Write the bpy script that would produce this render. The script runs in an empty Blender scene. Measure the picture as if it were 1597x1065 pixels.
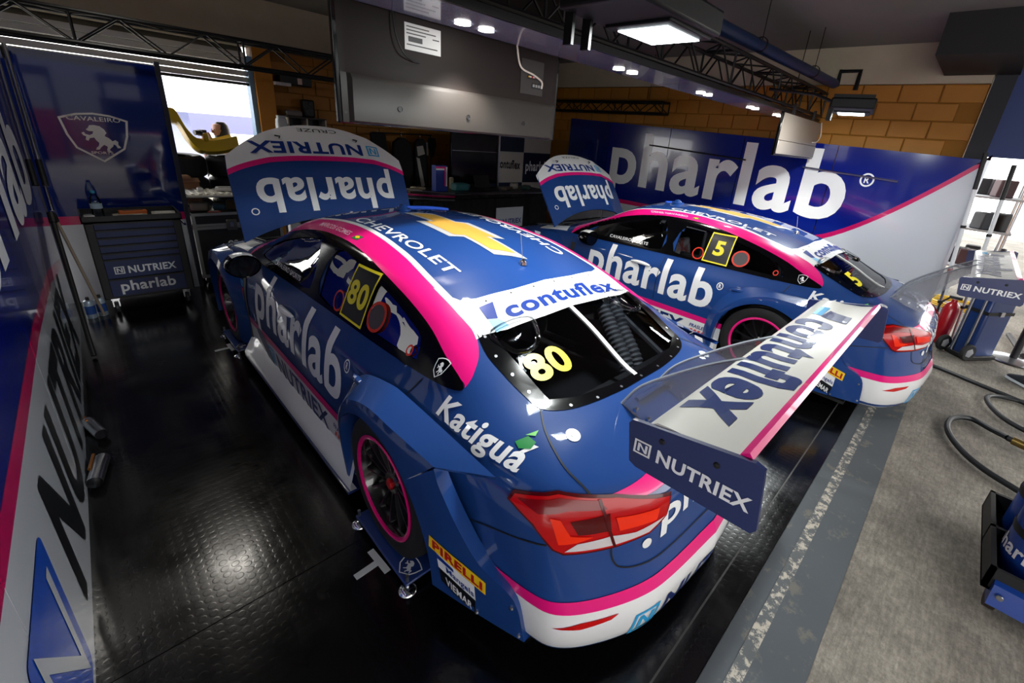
import bpy, bmesh, math, random
import numpy as np
from mathutils import Vector, Matrix
from mathutils.bvhtree import BVHTree
from mathutils.geometry import tessellate_polygon
R_ = math.radians
random.seed(7)
scene = bpy.context.scene
COL = scene.collection

# ------------------------------------------------------------------ camera
cam_d = bpy.data.cameras.new('camera'); cam = bpy.data.objects.new('camera', cam_d); COL.objects.link(cam)
CX, CY, CZ, YAW, PITCH, ROLL, FPX, PPX, PPY = -1.6126, -1.3492, 1.9029, -0.82939, 0.36241, 0.09055, 684.31, 53.89, -57.73
cam_d.sensor_width = 36.0; cam_d.lens = FPX / 1597 * 36.0
cam_d.shift_x = -PPX / 1597; cam_d.shift_y = PPY / 1597
cam_d.clip_start = 0.02; cam_d.clip_end = 200
_f = Vector((-math.sin(YAW) * math.cos(PITCH), math.cos(YAW) * math.cos(PITCH), -math.sin(PITCH)))
_r = Vector((math.cos(YAW), math.sin(YAW), 0)); _u = _r.cross(_f)
_r2 = _r * math.cos(ROLL) + _u * math.sin(ROLL); _u2 = _u * math.cos(ROLL) - _r * math.sin(ROLL)
cam.matrix_world = Matrix(((_r2.x, _u2.x, -_f.x, CX), (_r2.y, _u2.y, -_f.y, CY), (_r2.z, _u2.z, -_f.z, CZ), (0, 0, 0, 1)))
scene.camera = cam

# ------------------------------------------------------------------ world, exposure, lights
world = bpy.data.worlds.new('sky'); scene.world = world; world.use_nodes = True
_bg = world.node_tree.nodes['Background']
_bg.inputs['Color'].default_value = (1.0, 0.99, 0.97, 1); _bg.inputs['Strength'].default_value = 5.2
vs = scene.view_settings
vs.view_transform = 'Standard'; vs.look = 'None'; vs.exposure = 0.15; vs.gamma = 1.0; vs.use_curve_mapping = False
scene.cycles.max_bounces = 8; scene.cycles.use_denoising = True
scene.cycles.sample_clamp_indirect = 6.0
scene.cycles.caustics_reflective = False; scene.cycles.caustics_refractive = False

def lamp(name, kind, loc, energy, color=(1, 1, 1), size=0.3, size_y=None, aim=None, spot=None, parent=None):
    d = bpy.data.lights.new(name, kind); d.energy = energy; d.color = color
    if kind == 'AREA':
        d.size = size
        if size_y: d.shape = 'RECTANGLE'; d.size_y = size_y
    else: d.shadow_soft_size = size
    if kind == 'SPOT': d.spot_size = spot or R_(110); d.spot_blend = 0.6
    o = bpy.data.objects.new(name, d); COL.objects.link(o); o.location = loc
    if aim is not None:
        o.rotation_euler = (Vector(aim) - Vector(loc)).to_track_quat('-Z', 'Y').to_euler()
    return o

# ------------------------------------------------------------------ materials
MATS = {}
def srgb(h):
    h = h.lstrip('#'); c = [int(h[i:i + 2], 16) / 255 for i in (0, 2, 4)]
    return tuple((x / 12.92 if x <= 0.04045 else ((x + 0.055) / 1.055) ** 2.4) for x in c) + (1,)
def mat(name, col='#808080', rough=0.5, metal=0.0, coat=0.0, emit=None, es=1.0, spec=0.5, bump=None, noise=None, alpha=None):
    if name in MATS: return MATS[name]
    m = bpy.data.materials.new(name); m.use_nodes = True; MATS[name] = m
    nt = m.node_tree; b = nt.nodes['Principled BSDF']
    c = srgb(col) if isinstance(col, str) else tuple(col) + (1,)
    b.inputs['Base Color'].default_value = c
    b.inputs['Roughness'].default_value = rough; b.inputs['Metallic'].default_value = metal
    b.inputs['Specular IOR Level'].default_value = spec
    if coat: b.inputs['Coat Weight'].default_value = coat; b.inputs['Coat Roughness'].default_value = 0.03
    if emit: b.inputs['Emission Color'].default_value = srgb(emit); b.inputs['Emission Strength'].default_value = es
    tc = None
    if bump or noise:
        tc = nt.nodes.new('ShaderNodeTexCoord')
    if noise:      # (scale, amount, colour2) mottled colour
        n = nt.nodes.new('ShaderNodeTexNoise'); n.inputs['Scale'].default_value = noise[0]; n.inputs['Detail'].default_value = 6
        nt.links.new(tc.outputs['Object'], n.inputs['Vector'])
        r = nt.nodes.new('ShaderNodeValToRGB'); r.color_ramp.elements[0].position = 0.5 - noise[1]; r.color_ramp.elements[1].position = 0.5 + noise[1]
        r.color_ramp.elements[0].color = c; r.color_ramp.elements[1].color = srgb(noise[2])
        nt.links.new(n.outputs['Fac'], r.inputs['Fac']); nt.links.new(r.outputs['Color'], b.inputs['Base Color'])
    if bump:       # (scale, strength)
        n = nt.nodes.new('ShaderNodeTexNoise'); n.inputs['Scale'].default_value = bump[0]; n.inputs['Detail'].default_value = 4
        nt.links.new(tc.outputs['Object'], n.inputs['Vector'])
        bp = nt.nodes.new('ShaderNodeBump'); bp.inputs['Strength'].default_value = bump[1]; bp.inputs['Distance'].default_value = 0.01
        nt.links.new(n.outputs['Fac'], bp.inputs['Height']); nt.links.new(bp.outputs['Normal'], b.inputs['Normal'])
    return m
def glass(name, tint, rough=0.0, refl=1.45):
    if name in MATS: return MATS[name]
    m = bpy.data.materials.new(name); m.use_nodes = True; MATS[name] = m
    nt = m.node_tree; nt.nodes.remove(nt.nodes['Principled BSDF']); out = nt.nodes['Material Output']
    t = nt.nodes.new('ShaderNodeBsdfTransparent'); t.inputs['Color'].default_value = tuple(tint) + (1,)
    g = nt.nodes.new('ShaderNodeBsdfGlossy'); g.inputs['Roughness'].default_value = rough
    f = nt.nodes.new('ShaderNodeFresnel'); f.inputs['IOR'].default_value = refl
    mx = nt.nodes.new('ShaderNodeMixShader')
    nt.links.new(f.outputs[0], mx.inputs[0]); nt.links.new(t.outputs[0], mx.inputs[1]); nt.links.new(g.outputs[0], mx.inputs[2])
    nt.links.new(mx.outputs[0], out.inputs['Surface'])
    return m
BLUE = mat('car_blue_paint', '#1b3f7e', 0.42, coat=1.0, spec=.12)
NAVY = mat('navy_vinyl', '#16265c', 0.35, coat=0.4)
PINK = mat('magenta_vinyl', '#e8107c', 0.3, coat=0.6)
WHITE = mat('white_vinyl', '#e9eaea', 0.3, coat=0.6)
TXTW = mat('white_lettering', '#eef0f2', 0.35, coat=0.3)
TXTB = mat('blue_lettering', '#072f82', 0.35, coat=0.3)
TXTN = mat('dark_navy_lettering', '#122a66', 0.35, coat=0.3)
TXTK = mat('black_lettering', '#0a0d14', 0.4)
CYAN = mat('light_blue_vinyl', '#2fa4dc', 0.35, coat=0.3)
YELL = mat('number_yellow', '#f2e32a', 0.4)
PIRY = mat('sticker_yellow', '#f2c81e', 0.4)
PIRR = mat('sticker_red', '#b01218', 0.4)
GREEN1 = mat('leaf_green', '#17803c', 0.4); GREEN2 = mat('leaf_light_green', '#59b947', 0.4)
GOLD = mat('badge_gold', '#c99b45', 0.35, coat=0.5); SILV = mat('badge_silver', '#c9ccd2', 0.3, metal=0.4)
BLACK = mat('black_gloss', '#050507', 0.14, coat=0.0, spec=.35)
BLKM = mat('black_matte', '#0b0b0d', 0.55)
RUB = mat('tyre_rubber', '#141416', 0.7, bump=(60, 0.05))
DARK = mat('dark_grey_plastic', '#1b1c20', 0.5)
STEEL = mat('bare_metal', '#b9bcc2', 0.28, metal=1.0)
CHROME = mat('chrome', '#dddfe2', 0.12, metal=1.0)
RIMB = mat('rim_black', '#0d0e11', 0.25, coat=0.6)
REDN = mat('red_anodised', '#c41420', 0.3, metal=0.5)
REDL = mat('tail_lamp_red', '#a00308', 0.2, spec=.25, coat=0.15, emit='#c00808', es=0.12)
REDD = mat('tail_lamp_dark_red', '#4c0306', 0.2, spec=.25, coat=0.15)
REDO = mat('tail_lamp_orange_red', '#d82808', 0.2, spec=.25, coat=0.15, emit='#e02a08', es=0.15)
LAMPW = mat('tail_lamp_clear', '#cfc8ca', 0.1, coat=1.0)
GREYC = mat('interior_grey', '#8f9196', 0.6)
INTD = mat('interior_dark', '#101218', 0.6)
GLS = glass('rear_window_glass', (0.55, 0.57, 0.6)); GLSIDE = glass('side_window_glass', (0.62, 0.64, 0.66)); CLEAR = glass('clear_plastic', (0.9, 0.92, 0.94), 0.05)
SMOKE = glass('smoked_perspex', (0.80, 0.81, 0.84), 0.12)
_nt = SMOKE.node_tree; _d = _nt.nodes.new('ShaderNodeBsdfDiffuse'); _d.inputs['Color'].default_value = (.55, .56, .58, 1); _m = _nt.nodes.new('ShaderNodeMixShader'); _m.inputs[0].default_value = .28
_o = _nt.nodes['Material Output']; _src = _o.inputs['Surface'].links[0].from_socket; _nt.links.new(_src, _m.inputs[1]); _nt.links.new(_d.outputs[0], _m.inputs[2]); _nt.links.new(_m.outputs[0], _o.inputs['Surface'])

# ------------------------------------------------------------------ mesh helpers
class MB:
    def __init__(s): s.v = []; s.f = []
    def add(s, vs, fs):
        o = len(s.v); s.v += [tuple(p) for p in vs]; s.f += [tuple(i + o for i in f) for f in fs]; return s
    def box(s, c, d, rot=None):
        hx, hy, hz = d[0] / 2, d[1] / 2, d[2] / 2
        P = [Vector((x, y, z)) for x in (-hx, hx) for y in (-hy, hy) for z in (-hz, hz)]
        if rot is not None: P = [rot @ p for p in P]
        c = Vector(c)
        return s.add([p + c for p in P], [(0, 1, 3, 2), (4, 6, 7, 5), (0, 4, 5, 1), (2, 3, 7, 6), (0, 2, 6, 4), (1, 5, 7, 3)])
    def bb(s, a, b): return s.box([(a[i] + b[i]) / 2 for i in range(3)], [abs(b[i] - a[i]) for i in range(3)])
    def cyl(s, a, b, r, r2=None, n=14, caps=True):
        a = Vector(a); b = Vector(b); r2 = r if r2 is None else r2
        d = (b - a).normalized(); q = d.orthogonal().normalized(); w = d.cross(q)
        P = []
        for p, rr in ((a, r), (b, r2)):
            for i in range(n):
                t = 2 * math.pi * i / n; P.append(p + (q * math.cos(t) + w * math.sin(t)) * rr)
        F = [(i, (i + 1) % n, n + (i + 1) % n, n + i) for i in range(n)]
        if caps: F += [tuple(range(n))[::-1], tuple(range(n, 2 * n))]
        return s.add(P, F)
    def tube(s, pts, r, n=8, closed=False):
        pts = [Vector(p) for p in pts]; m = len(pts); P = []; F = []
        up = None
        for i, p in enumerate(pts):
            if closed: d = pts[(i + 1) % m] - pts[i - 1]
            else: d = pts[min(i + 1, m - 1)] - pts[max(i - 1, 0)]
            d.normalize()
            if up is None: up = d.orthogonal().normalized()
            up = (up - d * up.dot(d)); up = up.normalized() if up.length > 1e-6 else d.orthogonal().normalized()
            w = d.cross(up); rr = r[i] if isinstance(r, (list, tuple)) else r
            for k in range(n):
                t = 2 * math.pi * k / n; P.append(p + (up * math.cos(t) + w * math.sin(t)) * rr)
        for i in range(m if closed else m - 1):
            j = (i + 1) % m
            for k in range(n): F.append((i * n + k, i * n + (k + 1) % n, j * n + (k + 1) % n, j * n + k))
        if not closed: F += [tuple(range(n))[::-1], tuple(range((m - 1) * n, m * n))]
        return s.add(P, F)
    def lathe(s, prof, n=24, M=None, close=False):
        P = []; F = []; k = len(prof)
        for i in range(n):
            t = 2 * math.pi * i / n
            for r, z in prof:
                p = Vector((r * math.cos(t), r * math.sin(t), z)); P.append(M @ p if M else p)
        for i in range(n):
            j = (i + 1) % n
            for q in range(k if close else k - 1): F.append((i * k + q, j * k + q, j * k + (q + 1) % k, i * k + (q + 1) % k))
        return s.add(P, F)
    def prism(s, poly, fa, fb):
        n = len(poly); P = [fa(*p) for p in poly] + [fb(*p) for p in poly]
        tri = tessellate_polygon([[Vector((p[0], p[1], 0)) for p in poly]])
        F = [tuple(t) for t in tri] + [tuple(i + n for i in t)[::-1] for t in tri]
        F += [(i, (i + 1) % n, n + (i + 1) % n, n + i) for i in range(n)]
        return s.add(P, F)
    def grid(s, G):
        r = len(G); c = len(G[0]); P = [p for row in G for p in row]
        return s.add(P, [(i * c + j, i * c + j + 1, (i + 1) * c + j + 1, (i + 1) * c + j) for i in range(r - 1) for j in range(c - 1)])
    def mesh(s, name, m, smooth=35):
        me = bpy.data.meshes.new(name); me.from_pydata(s.v, [], s.f); me.materials.append(m)
        bm = bmesh.new(); bm.from_mesh(me); bmesh.ops.recalc_face_normals(bm, faces=bm.faces); bm.to_mesh(me); bm.free()
        if smooth: me.shade_smooth(); me.set_sharp_from_angle(angle=R_(smooth))
        return me
    def build(s, name, m, parent=None, smooth=35, bevel=0, M=None):
        return obj(name, s.mesh(name, m, smooth), parent, bevel, M)
def obj(name, me, parent=None, bevel=0, M=None):
    o = bpy.data.objects.new(name, me); COL.objects.link(o)
    if parent is not None: o.parent = parent
    if M is not None: o.matrix_local = M
    if bevel:
        b = o.modifiers.new('bevel', 'BEVEL'); b.width = bevel; b.segments = 2; b.limit_method = 'ANGLE'
    return o
def tag(o, label=None, cat=None, group=None, kind=None):
    if label: o['label'] = label
    if cat: o['category'] = cat
    if group: o['group'] = group
    if kind: o['kind'] = kind
    return o
def thing(name, label, cat, loc=(0, 0, 0), rz=0, group=None):
    o = bpy.data.objects.new(name, None); COL.objects.link(o); o.location = loc; o.rotation_euler = (0, 0, rz)
    o.empty_display_size = 0.1
    return tag(o, label, cat, group)
def copy_tree(o, parent=None, skip=None):
    c = o.copy(); COL.objects.link(c); c.parent = parent
    for ch in list(o.children):
        if skip and skip(ch): continue
        copy_tree(ch, c, skip)
    return c

# ------------------------------------------------------------------ lettering
TXT = {}
def make_texts(specs):
    """all fonts become meshes once: spec = (text, bold, shear)"""
    tmp = []
    for sp in specs:
        c = bpy.data.curves.new('text', 'FONT'); c.body = sp[0]; c.size = 1.0; c.offset = sp[1]; c.shear = sp[2] if len(sp) > 2 else 0
        c.resolution_u = 5; c.space_character = 1.0 + sp[1] * 2.2; c.fill_mode = 'FRONT'
        o = bpy.data.objects.new('text', c); COL.objects.link(o); tmp.append((sp, o, c))
    dg = bpy.context.evaluated_depsgraph_get()
    for sp, o, c in tmp:
        me = bpy.data.meshes.new_from_object(o.evaluated_get(dg))
        V = np.array([v.co[:2] for v in me.vertices]); Fs = [tuple(p.vertices) for p in me.polygons]
        lo = V.min(0); hi = V.max(0); TXT[sp] = ((V - lo) / (hi - lo), Fs, (hi - lo)[0] / (hi - lo)[1])
        bpy.data.meshes.remove(me)
    for sp, o, c in tmp:
        bpy.data.objects.remove(o); bpy.data.curves.remove(c)
def T(s, bold=0.02, shear=0): return TXT[(s, bold, shear)]
def cut(V, Fs, cell):
    bm = bmesh.new(); vv = [bm.verts.new((p[0], p[1], 0)) for p in V]
    for f in Fs:
        try: bm.faces.new([vv[i] for i in f])
        except ValueError: pass
    lo = np.min(V, 0); hi = np.max(V, 0)
    for ax in (0, 1):
        n = Vector((1, 0, 0)) if ax == 0 else Vector((0, 1, 0)); k = math.floor(lo[ax] / cell) + 1
        while k * cell < hi[ax]:
            bmesh.ops.bisect_plane(bm, geom=bm.verts[:] + bm.edges[:] + bm.faces[:], dist=1e-5, plane_co=n * (k * cell), plane_no=n); k += 1
    bmesh.ops.triangulate(bm, faces=[f for f in bm.faces if len(f.verts) > 4])
    bm.verts.index_update()
    V2 = [(v.co.x, v.co.y) for v in bm.verts]; F2 = [tuple(v.index for v in f.verts) for f in bm.faces]; bm.free()
    return V2, F2
def poly(pts):
    tri = tessellate_polygon([[Vector((p[0], p[1], 0)) for p in pts]]); return [tuple(p) for p in pts], [tuple(t) for t in tri]
def strip(pts, w, closed=False):
    P = [Vector(p[:2]) for p in pts]; n = len(P); V = []; F = []
    for i, p in enumerate(P):
        a = P[i - 1] if (i > 0 or closed) else p; b = P[(i + 1) % n] if (i < n - 1 or closed) else p
        d0 = (p - a).normalized() if (p - a).length > 0 else (b - p).normalized(); d1 = (b - p).normalized() if (b - p).length > 0 else d0
        d = (d0 + d1).normalized(); nrm = Vector((-d.y, d.x)); k = 1 / max(0.4, nrm.dot(Vector((-d0.y, d0.x))))
        V += [tuple(p + nrm * w / 2 * k), tuple(p - nrm * w / 2 * k)]
    m = n if closed else n - 1
    for i in range(m): j = (i + 1) % n; F.append((2 * i, 2 * i + 1, 2 * j + 1, 2 * j))
    return V, F
def join(*ms):
    V = []; F = []
    for v, f in ms:
        o = len(V); V += [tuple(p) for p in v]; F += [tuple(i + o for i in t) for t in f]
    return V, F
def fit(m, q):
    """map unit-box 2D mesh into quad q = BL, BR, TR, TL"""
    V = m[0]; q = [np.array(p, float) for p in q]
    return [tuple((1 - v) * ((1 - u) * q[0] + u * q[1]) + v * ((1 - u) * q[3] + u * q[2])) for u, v in V], m[1]
def cr(pts, n=8, closed=False):
    """Catmull-Rom through points of any dimension"""
    P = [np.array(p, float) for p in pts]; m = len(P); out = []
    for i in range(m if closed else m - 1):
        p0 = P[i - 1] if (i > 0 or closed) else 2 * P[0] - P[1]; p1 = P[i]; p2 = P[(i + 1) % m]
        p3 = P[(i + 2) % m] if (i + 2 < m or closed) else 2 * P[-1] - P[-2]
        for k in range(n):
            t = k / n; out.append(tuple(0.5 * (2 * p1 + (p2 - p0) * t + (2 * p0 - 5 * p1 + 4 * p2 - p3) * t * t + (3 * p1 - p0 - 3 * p2 + p3) * t ** 3)))
    if not closed: out.append(tuple(P[-1]))
    return out
def rrect(x0, y0, x1, y1, r, n=5):
    out = []
    for cx, cy, a in ((x1 - r, y1 - r, 0), (x0 + r, y1 - r, 90), (x0 + r, y0 + r, 180), (x1 - r, y0 + r, 270)):
        for k in range(n + 1):
            t = R_(a + 90 * k / n); out.append((cx + r * math.cos(t), cy + r * math.sin(t)))
    return out
def circ(cx, cy, r, n=20, ry=None): return [(cx + r * math.cos(2 * math.pi * i / n), cy + (ry or r) * math.sin(2 * math.pi * i / n)) for i in range(n)]
# proj: function (a, b) -> (origin, direction)
PROJ = {'L': lambda a, b: (Vector((-3, a, b)), Vector((1, 0, 0))), 'R': lambda a, b: (Vector((3, a, b)), Vector((-1, 0, 0))),
        'T': lambda a, b: (Vector((a, b, 3)), Vector((0, 0, -1))), 'B': lambda a, b: (Vector((a, -4, b)), Vector((0, 1, 0)))}
def decal(name, m, proj, bvh, mt, parent, off=0.002, cell=0.03, label=None):
    V, F = cut(m[0], m[1], cell); out = []; pr = PROJ[proj] if isinstance(proj, str) else proj
    for a, b in V:
        o, d = pr(a, b); loc, nrm, idx, dist = bvh.ray_cast(o, d)
        if loc is None:
            loc, nrm, idx, dist = bvh.find_nearest(o + d * 2.5)
        if nrm.dot(d) > 0: nrm = -nrm
        out.append(tuple(loc + nrm * off))
    me = bpy.data.meshes.new(name); me.from_pydata(out, [], F); me.materials.append(mt); me.shade_smooth()
    o = obj(name, me, parent)
    if label: o['label'] = label
    return o
def flat(name, m, fn, mt, parent, label=None):
    """flat print: 2D mesh placed by fn(a, b) -> 3D"""
    me = bpy.data.meshes.new(name); me.from_pydata([tuple(fn(a, b)) for a, b in m[0]], [], [tuple(f) for f in m[1]]); me.materials.append(mt)
    o = obj(name, me, parent)
    if label: o['label'] = label
    return o
# emblems as unit-box meshes
def n_logo():
    fr = strip([(0.06, 0.06), (0.94, 0.06), (0.94, 0.94), (0.06, 0.94)], 0.12, True)
    return join(fr, poly([(0.22, 0.2), (0.36, 0.2), (0.36, 0.62), (0.66, 0.2), (0.80, 0.2), (0.80, 0.8), (0.66, 0.8), (0.66, 0.38), (0.36, 0.8), (0.22, 0.8)]))
SHIELD = [(0.5, 1.0), (0.75, 0.97), (1.0, 0.88), (0.95, 0.55), (0.86, 0.28), (0.5, 0.0), (0.14, 0.28), (0.05, 0.55), (0.0, 0.88), (0.25, 0.97)]
HORSE = [(0.40, 0.79), (0.47, 0.80), (0.56, 0.78), (0.62, 0.71), (0.645, 0.63), (0.62, 0.60), (0.60, 0.56), (0.66, 0.52), (0.71, 0.45), (0.76, 0.48), (0.80, 0.44), (0.79, 0.37), (0.83, 0.30), (0.77, 0.29),
         (0.745, 0.36), (0.715, 0.38), (0.70, 0.33), (0.66, 0.29), (0.63, 0.25), (0.66, 0.20), (0.60, 0.17), (0.585, 0.24), (0.61, 0.32), (0.56, 0.36), (0.50, 0.30), (0.47, 0.25), (0.41, 0.24), (0.43, 0.29), (0.47, 0.33), (0.49, 0.40),
         (0.45, 0.46), (0.43, 0.52), (0.36, 0.50), (0.33, 0.44), (0.29, 0.46), (0.31, 0.54), (0.27, 0.56), (0.25, 0.61), (0.29, 0.64), (0.31, 0.59), (0.37, 0.57), (0.42, 0.60), (0.44, 0.66), (0.37, 0.66), (0.33, 0.69), (0.37, 0.73)]
def crest(): return join(strip(SHIELD, 0.05, True), poly(HORSE))
BOWTIE = [(0.10, 0.24), (0.36, 0.24), (0.40, 0.0), (0.74, 0.0), (0.70, 0.24), (1.0, 0.24), (0.90, 0.76), (0.64, 0.76), (0.60, 1.0), (0.26, 1.0), (0.30, 0.76), (0.0, 0.76)]
make_texts([(s, b, h) for s, b, h in [('pharlab', 0.024, 0), ('NUTRIEX', 0.03, 0), ('contuflex', 0.034, 0), ('CHEVROLET', 0.012, 0.0), ('80', 0.035, 0), ('5', 0.04, 0), ('Katiguá', 0.026, 0),
    ('MARCOS GOMES', 0.01, 0), ('DENIS NAVARRO', 0.01, 0), ('PIRELLI', 0.04, 0), ('Mangels', 0.02, 0), ('VIEMAR', 0.02, 0), ('FRASLE', 0.03, 0.2), ('FREMAX', 0.03, 0.2), ('CRUZE', 0.0, 0), ('02', 0.03, 0), ('R', 0.03, 0),
    ('CAVALEIRO', 0.012, 0), ('SPORTS', 0.012, 0), ('CAVALEIRO SPORTS', 0.01, 0), ('LG', 0.0, 0)]])
# ================================================================== RACE CAR (car axes: +y nose, left side -x, ground z = 0)
def pchip(x, y, xn):
    x = np.asarray(x, float); y = np.asarray(y, float); h = np.diff(x); d = np.diff(y) / h; n = len(x); m = np.zeros(n)
    for i in range(1, n - 1):
        if d[i - 1] * d[i] > 0:
            w1 = 2 * h[i] + h[i - 1]; w2 = h[i] + 2 * h[i - 1]; m[i] = (w1 + w2) / (w1 / d[i - 1] + w2 / d[i])
    m[0] = d[0]; m[-1] = d[-1]
    k = np.clip(np.searchsorted(x, xn) - 1, 0, n - 2); t = (xn - x[k]) / h[k]; H = h[k]
    return y[k] * (1 + 2 * t) * (1 - t) ** 2 + H * m[k] * t * (1 - t) ** 2 + y[k + 1] * t * t * (3 - 2 * t) + H * m[k + 1] * t * t * (t - 1)
def S(y, r5, r6, r7, r8, w=(.78, .885, .895, .90, .875)):
    return [(w[0], y, .13), (w[1], y, .14), (w[2], y, .34), (w[3], y, .56), (w[4], y, .77), (r5[0], y, r5[1]), (r6[0], y, r6[1]), (r7[0], y, r7[1]), (0, y, r8)]
CAGE = [
 [(0, -.70, .20), (0, -.94, .165), (0, -.985, .33), (0, -.93, .50), (0, -.905, .68), (0, -.80, .815), (0, -.795, .82), (0, -.79, .822), (0, -.785, .824)],
 [(.36, -.68, .19), (.39, -.905, .145), (.39, -.945, .33), (.39, -.905, .50), (.375, -.885, .70), (.40, -.785, .812), (.28, -.75, .835), (.14, -.74, .845), (0, -.735, .85)],
 [(.58, -.62, .17), (.60, -.82, .14), (.605, -.865, .33), (.605, -.835, .50), (.60, -.80, .70), (.585, -.735, .81), (.42, -.67, .862), (.2, -.66, .875), (0, -.655, .88)],
 [(.70, -.52, .15), (.75, -.69, .15), (.785, -.715, .33), (.79, -.69, .50), (.785, -.65, .70), (.73, -.61, .825), (.55, -.56, .892), (.26, -.56, .907), (0, -.56, .912)],
 [(.74, -.35, .14), (.80, -.40, .15), (.83, -.42, .33), (.845, -.42, .52), (.845, -.42, .72), (.765, -.41, .86), (.60, -.40, .918), (.3, -.43, .935), (0, -.44, .94)],
 [(.76, -.13, .13), (.86, -.13, .14), (.87, -.13, .33), (.885, -.13, .54), (.875, -.13, .75), (.795, -.13, .885), (.655, -.13, 1.005), (.34, -.15, 1.065), (0, -.16, 1.08)],
 S(.25, (.80, .905), (.61, 1.15), (.34, 1.205), 1.225),
 S(.75, (.80, .915), (.625, 1.238), (.36, 1.292), 1.312),
 S(1.25, (.80, .915), (.635, 1.26), (.37, 1.318), 1.34),
 S(1.75, (.80, .915), (.615, 1.238), (.36, 1.292), 1.315),
 S(2.2, (.80, .91), (.66, 1.06), (.38, 1.115), 1.135),
 S(2.6, (.80, .885), (.70, .925), (.38, .955), .965),
 S(2.95, (.79, .845), (.66, .87), (.35, .895), .905),
 S(3.35, (.755, .78), (.60, .80), (.32, .825), .835, (.72, .82, .85, .85, .80)),
 [(.66, 3.45, .14), (.72, 3.55, .15), (.74, 3.58, .33), (.73, 3.56, .5), (.70, 3.53, .62), (.62, 3.50, .70), (.5, 3.5, .725), (.27, 3.52, .74), (0, 3.53, .745)],
 [(.36, 3.6, .15), (.38, 3.74, .16), (.39, 3.78, .33), (.38, 3.76, .5), (.37, 3.72, .60), (.35, 3.66, .66), (.25, 3.64, .675), (.12, 3.63, .68), (0, 3.62, .685)],
 [(0, 3.65, .15), (0, 3.80, .16), (0, 3.85, .33), (0, 3.82, .5), (0, 3.77, .60), (0, 3.70, .65), (0, 3.695, .655), (0, 3.69, .66), (0, 3.685, .665)]]
def body_surface():
    A = np.array(CAGE); K, Rn, _ = A.shape
    # parameter along the car: mean chord of the mid rows; around: fixed
    ch = np.linalg.norm(np.diff(A[:, 2:6], axis=0), axis=2).mean(1); s = np.concatenate([[0], np.cumsum(ch)])
    sn = []
    for i in range(K - 1): n = max(4, int(ch[i] / .022)); sn += list(s[i] + (s[i + 1] - s[i]) * np.arange(n) / n)
    sn = np.array(sn + [s[-1]])
    B = np.stack([np.stack([pchip(s, A[:, r, c], sn) for c in range(3)], -1) for r in range(Rn)], 1)   # (ns, Rn, 3)
    nr = [3, 8, 8, 8, 8, 14, 12, 14]; vp = []
    for i, n in enumerate(nr): vp += list(i + np.arange(n) / n)
    vp = np.array(vp + [Rn - 1.0]); w = np.arange(Rn, dtype=float)
    G = np.stack([np.stack([pchip(w, B[k, :, c], vp) for c in range(3)], -1) for k in range(len(sn))], 0)
    return G       # ns x nv x 3, x >= 0 half
G = body_surface(); NS, NV, _ = G.shape
verts = [(-p[0], p[1], p[2]) for p in G.reshape(-1, 3)] + [tuple(p) for p in G.reshape(-1, 3)]
def gq(o, fl): return [((o + i * NV + j), (o + i * NV + j + 1), (o + (i + 1) * NV + j + 1), (o + (i + 1) * NV + j))[::(-1 if fl else 1)] for i in range(NS - 1) for j in range(NV - 1)]
bfaces = gq(0, False) + gq(NS * NV, True)
BODY = BVHTree.FromPolygons(verts, bfaces)
def inside(p, pl):
    x, y = p; r = False; n = len(pl)
    for i in range(n):
        x0, y0 = pl[i][:2]; x1, y1 = pl[i - 1][:2]
        if (y0 > y) != (y1 > y) and x < (x1 - x0) * (y - y0) / (y1 - y0) + x0: r = not r
    return r
def shrink(pl, d):
    c = np.mean(np.array(pl), 0); out = []; n = len(pl); ar = sum(pl[i][0] * pl[(i + 1) % n][1] - pl[(i + 1) % n][0] * pl[i][1] for i in range(n)); sg = 1 if ar > 0 else -1
    for i in range(n):
        a = np.array(pl[i - 1]); b = np.array(pl[(i + 1) % n]); t = (b - a) / (np.linalg.norm(b - a) + 1e-9)
        out.append(tuple(np.array(pl[i]) + sg * d * np.array((-t[1], t[0]))))
    return out
RW, FW = (-.94, .157, .388), (-.935, 2.875, .388)      # hubs of the left wheels
WIN = [(2.44, .896), (2.35, .97), (2.12, 1.085), (1.81, 1.19), (1.585, 1.237), (1.37, 1.262), (1.11, 1.265), (.88, 1.247), (.70, 1.222), (.50, 1.18), (.32, 1.133), (.165, 1.085), (.03, 1.03), (-.08, .99), (-.13, .968),
       (-.135, .955), (-.085, .946), (.01, .942), (.25, .937), (.57, .932), (.83, .928), (1.22, .92), (1.74, .905), (2.07, .895), (2.40, .885)]
FRONTG = [(2.25, .945), (2.08, 1.05), (1.80, 1.14), (1.60, 1.19), (1.44, 1.215), (1.34, 1.215), (1.30, .955), (1.8, .945)]     # clear pane, front door
REARG = [(1.12, 1.215), (.88, 1.205), (.70, 1.18), (.50, 1.14), (.32, 1.09), (.20, 1.05), (.16, .985), (.20, .97), (.6, .968), (1.16, .96)]
RWO = [(-.549, .016), (-.577, -.097), (-.574, -.219), (-.56, -.321), (-.545, -.389), (-.47, -.447), (-.355, -.482), (-.206, -.501), (-.1, -.507)]
RWO = RWO + [(-x, y) for x, y in RWO[::-1]]
RWI = [(-.49, .0), (-.498, -.1), (-.498, -.168), (-.49, -.317), (-.486, -.377), (-.375, -.427), (-.196, -.456), (-.08, -.462)]
RWI = RWI + [(-x, y) for x, y in RWI[::-1]]
RWI_CUT = [(x * 1.05, -.22 + (y + .22) * 1.09) for x, y in RWI]
WSO = [(-.60, 2.40), (-.52, 1.90), (-.30, 1.80), (.30, 1.80), (.52, 1.90), (.60, 2.40), (.35, 2.52), (0, 2.55), (-.35, 2.52)]
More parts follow.
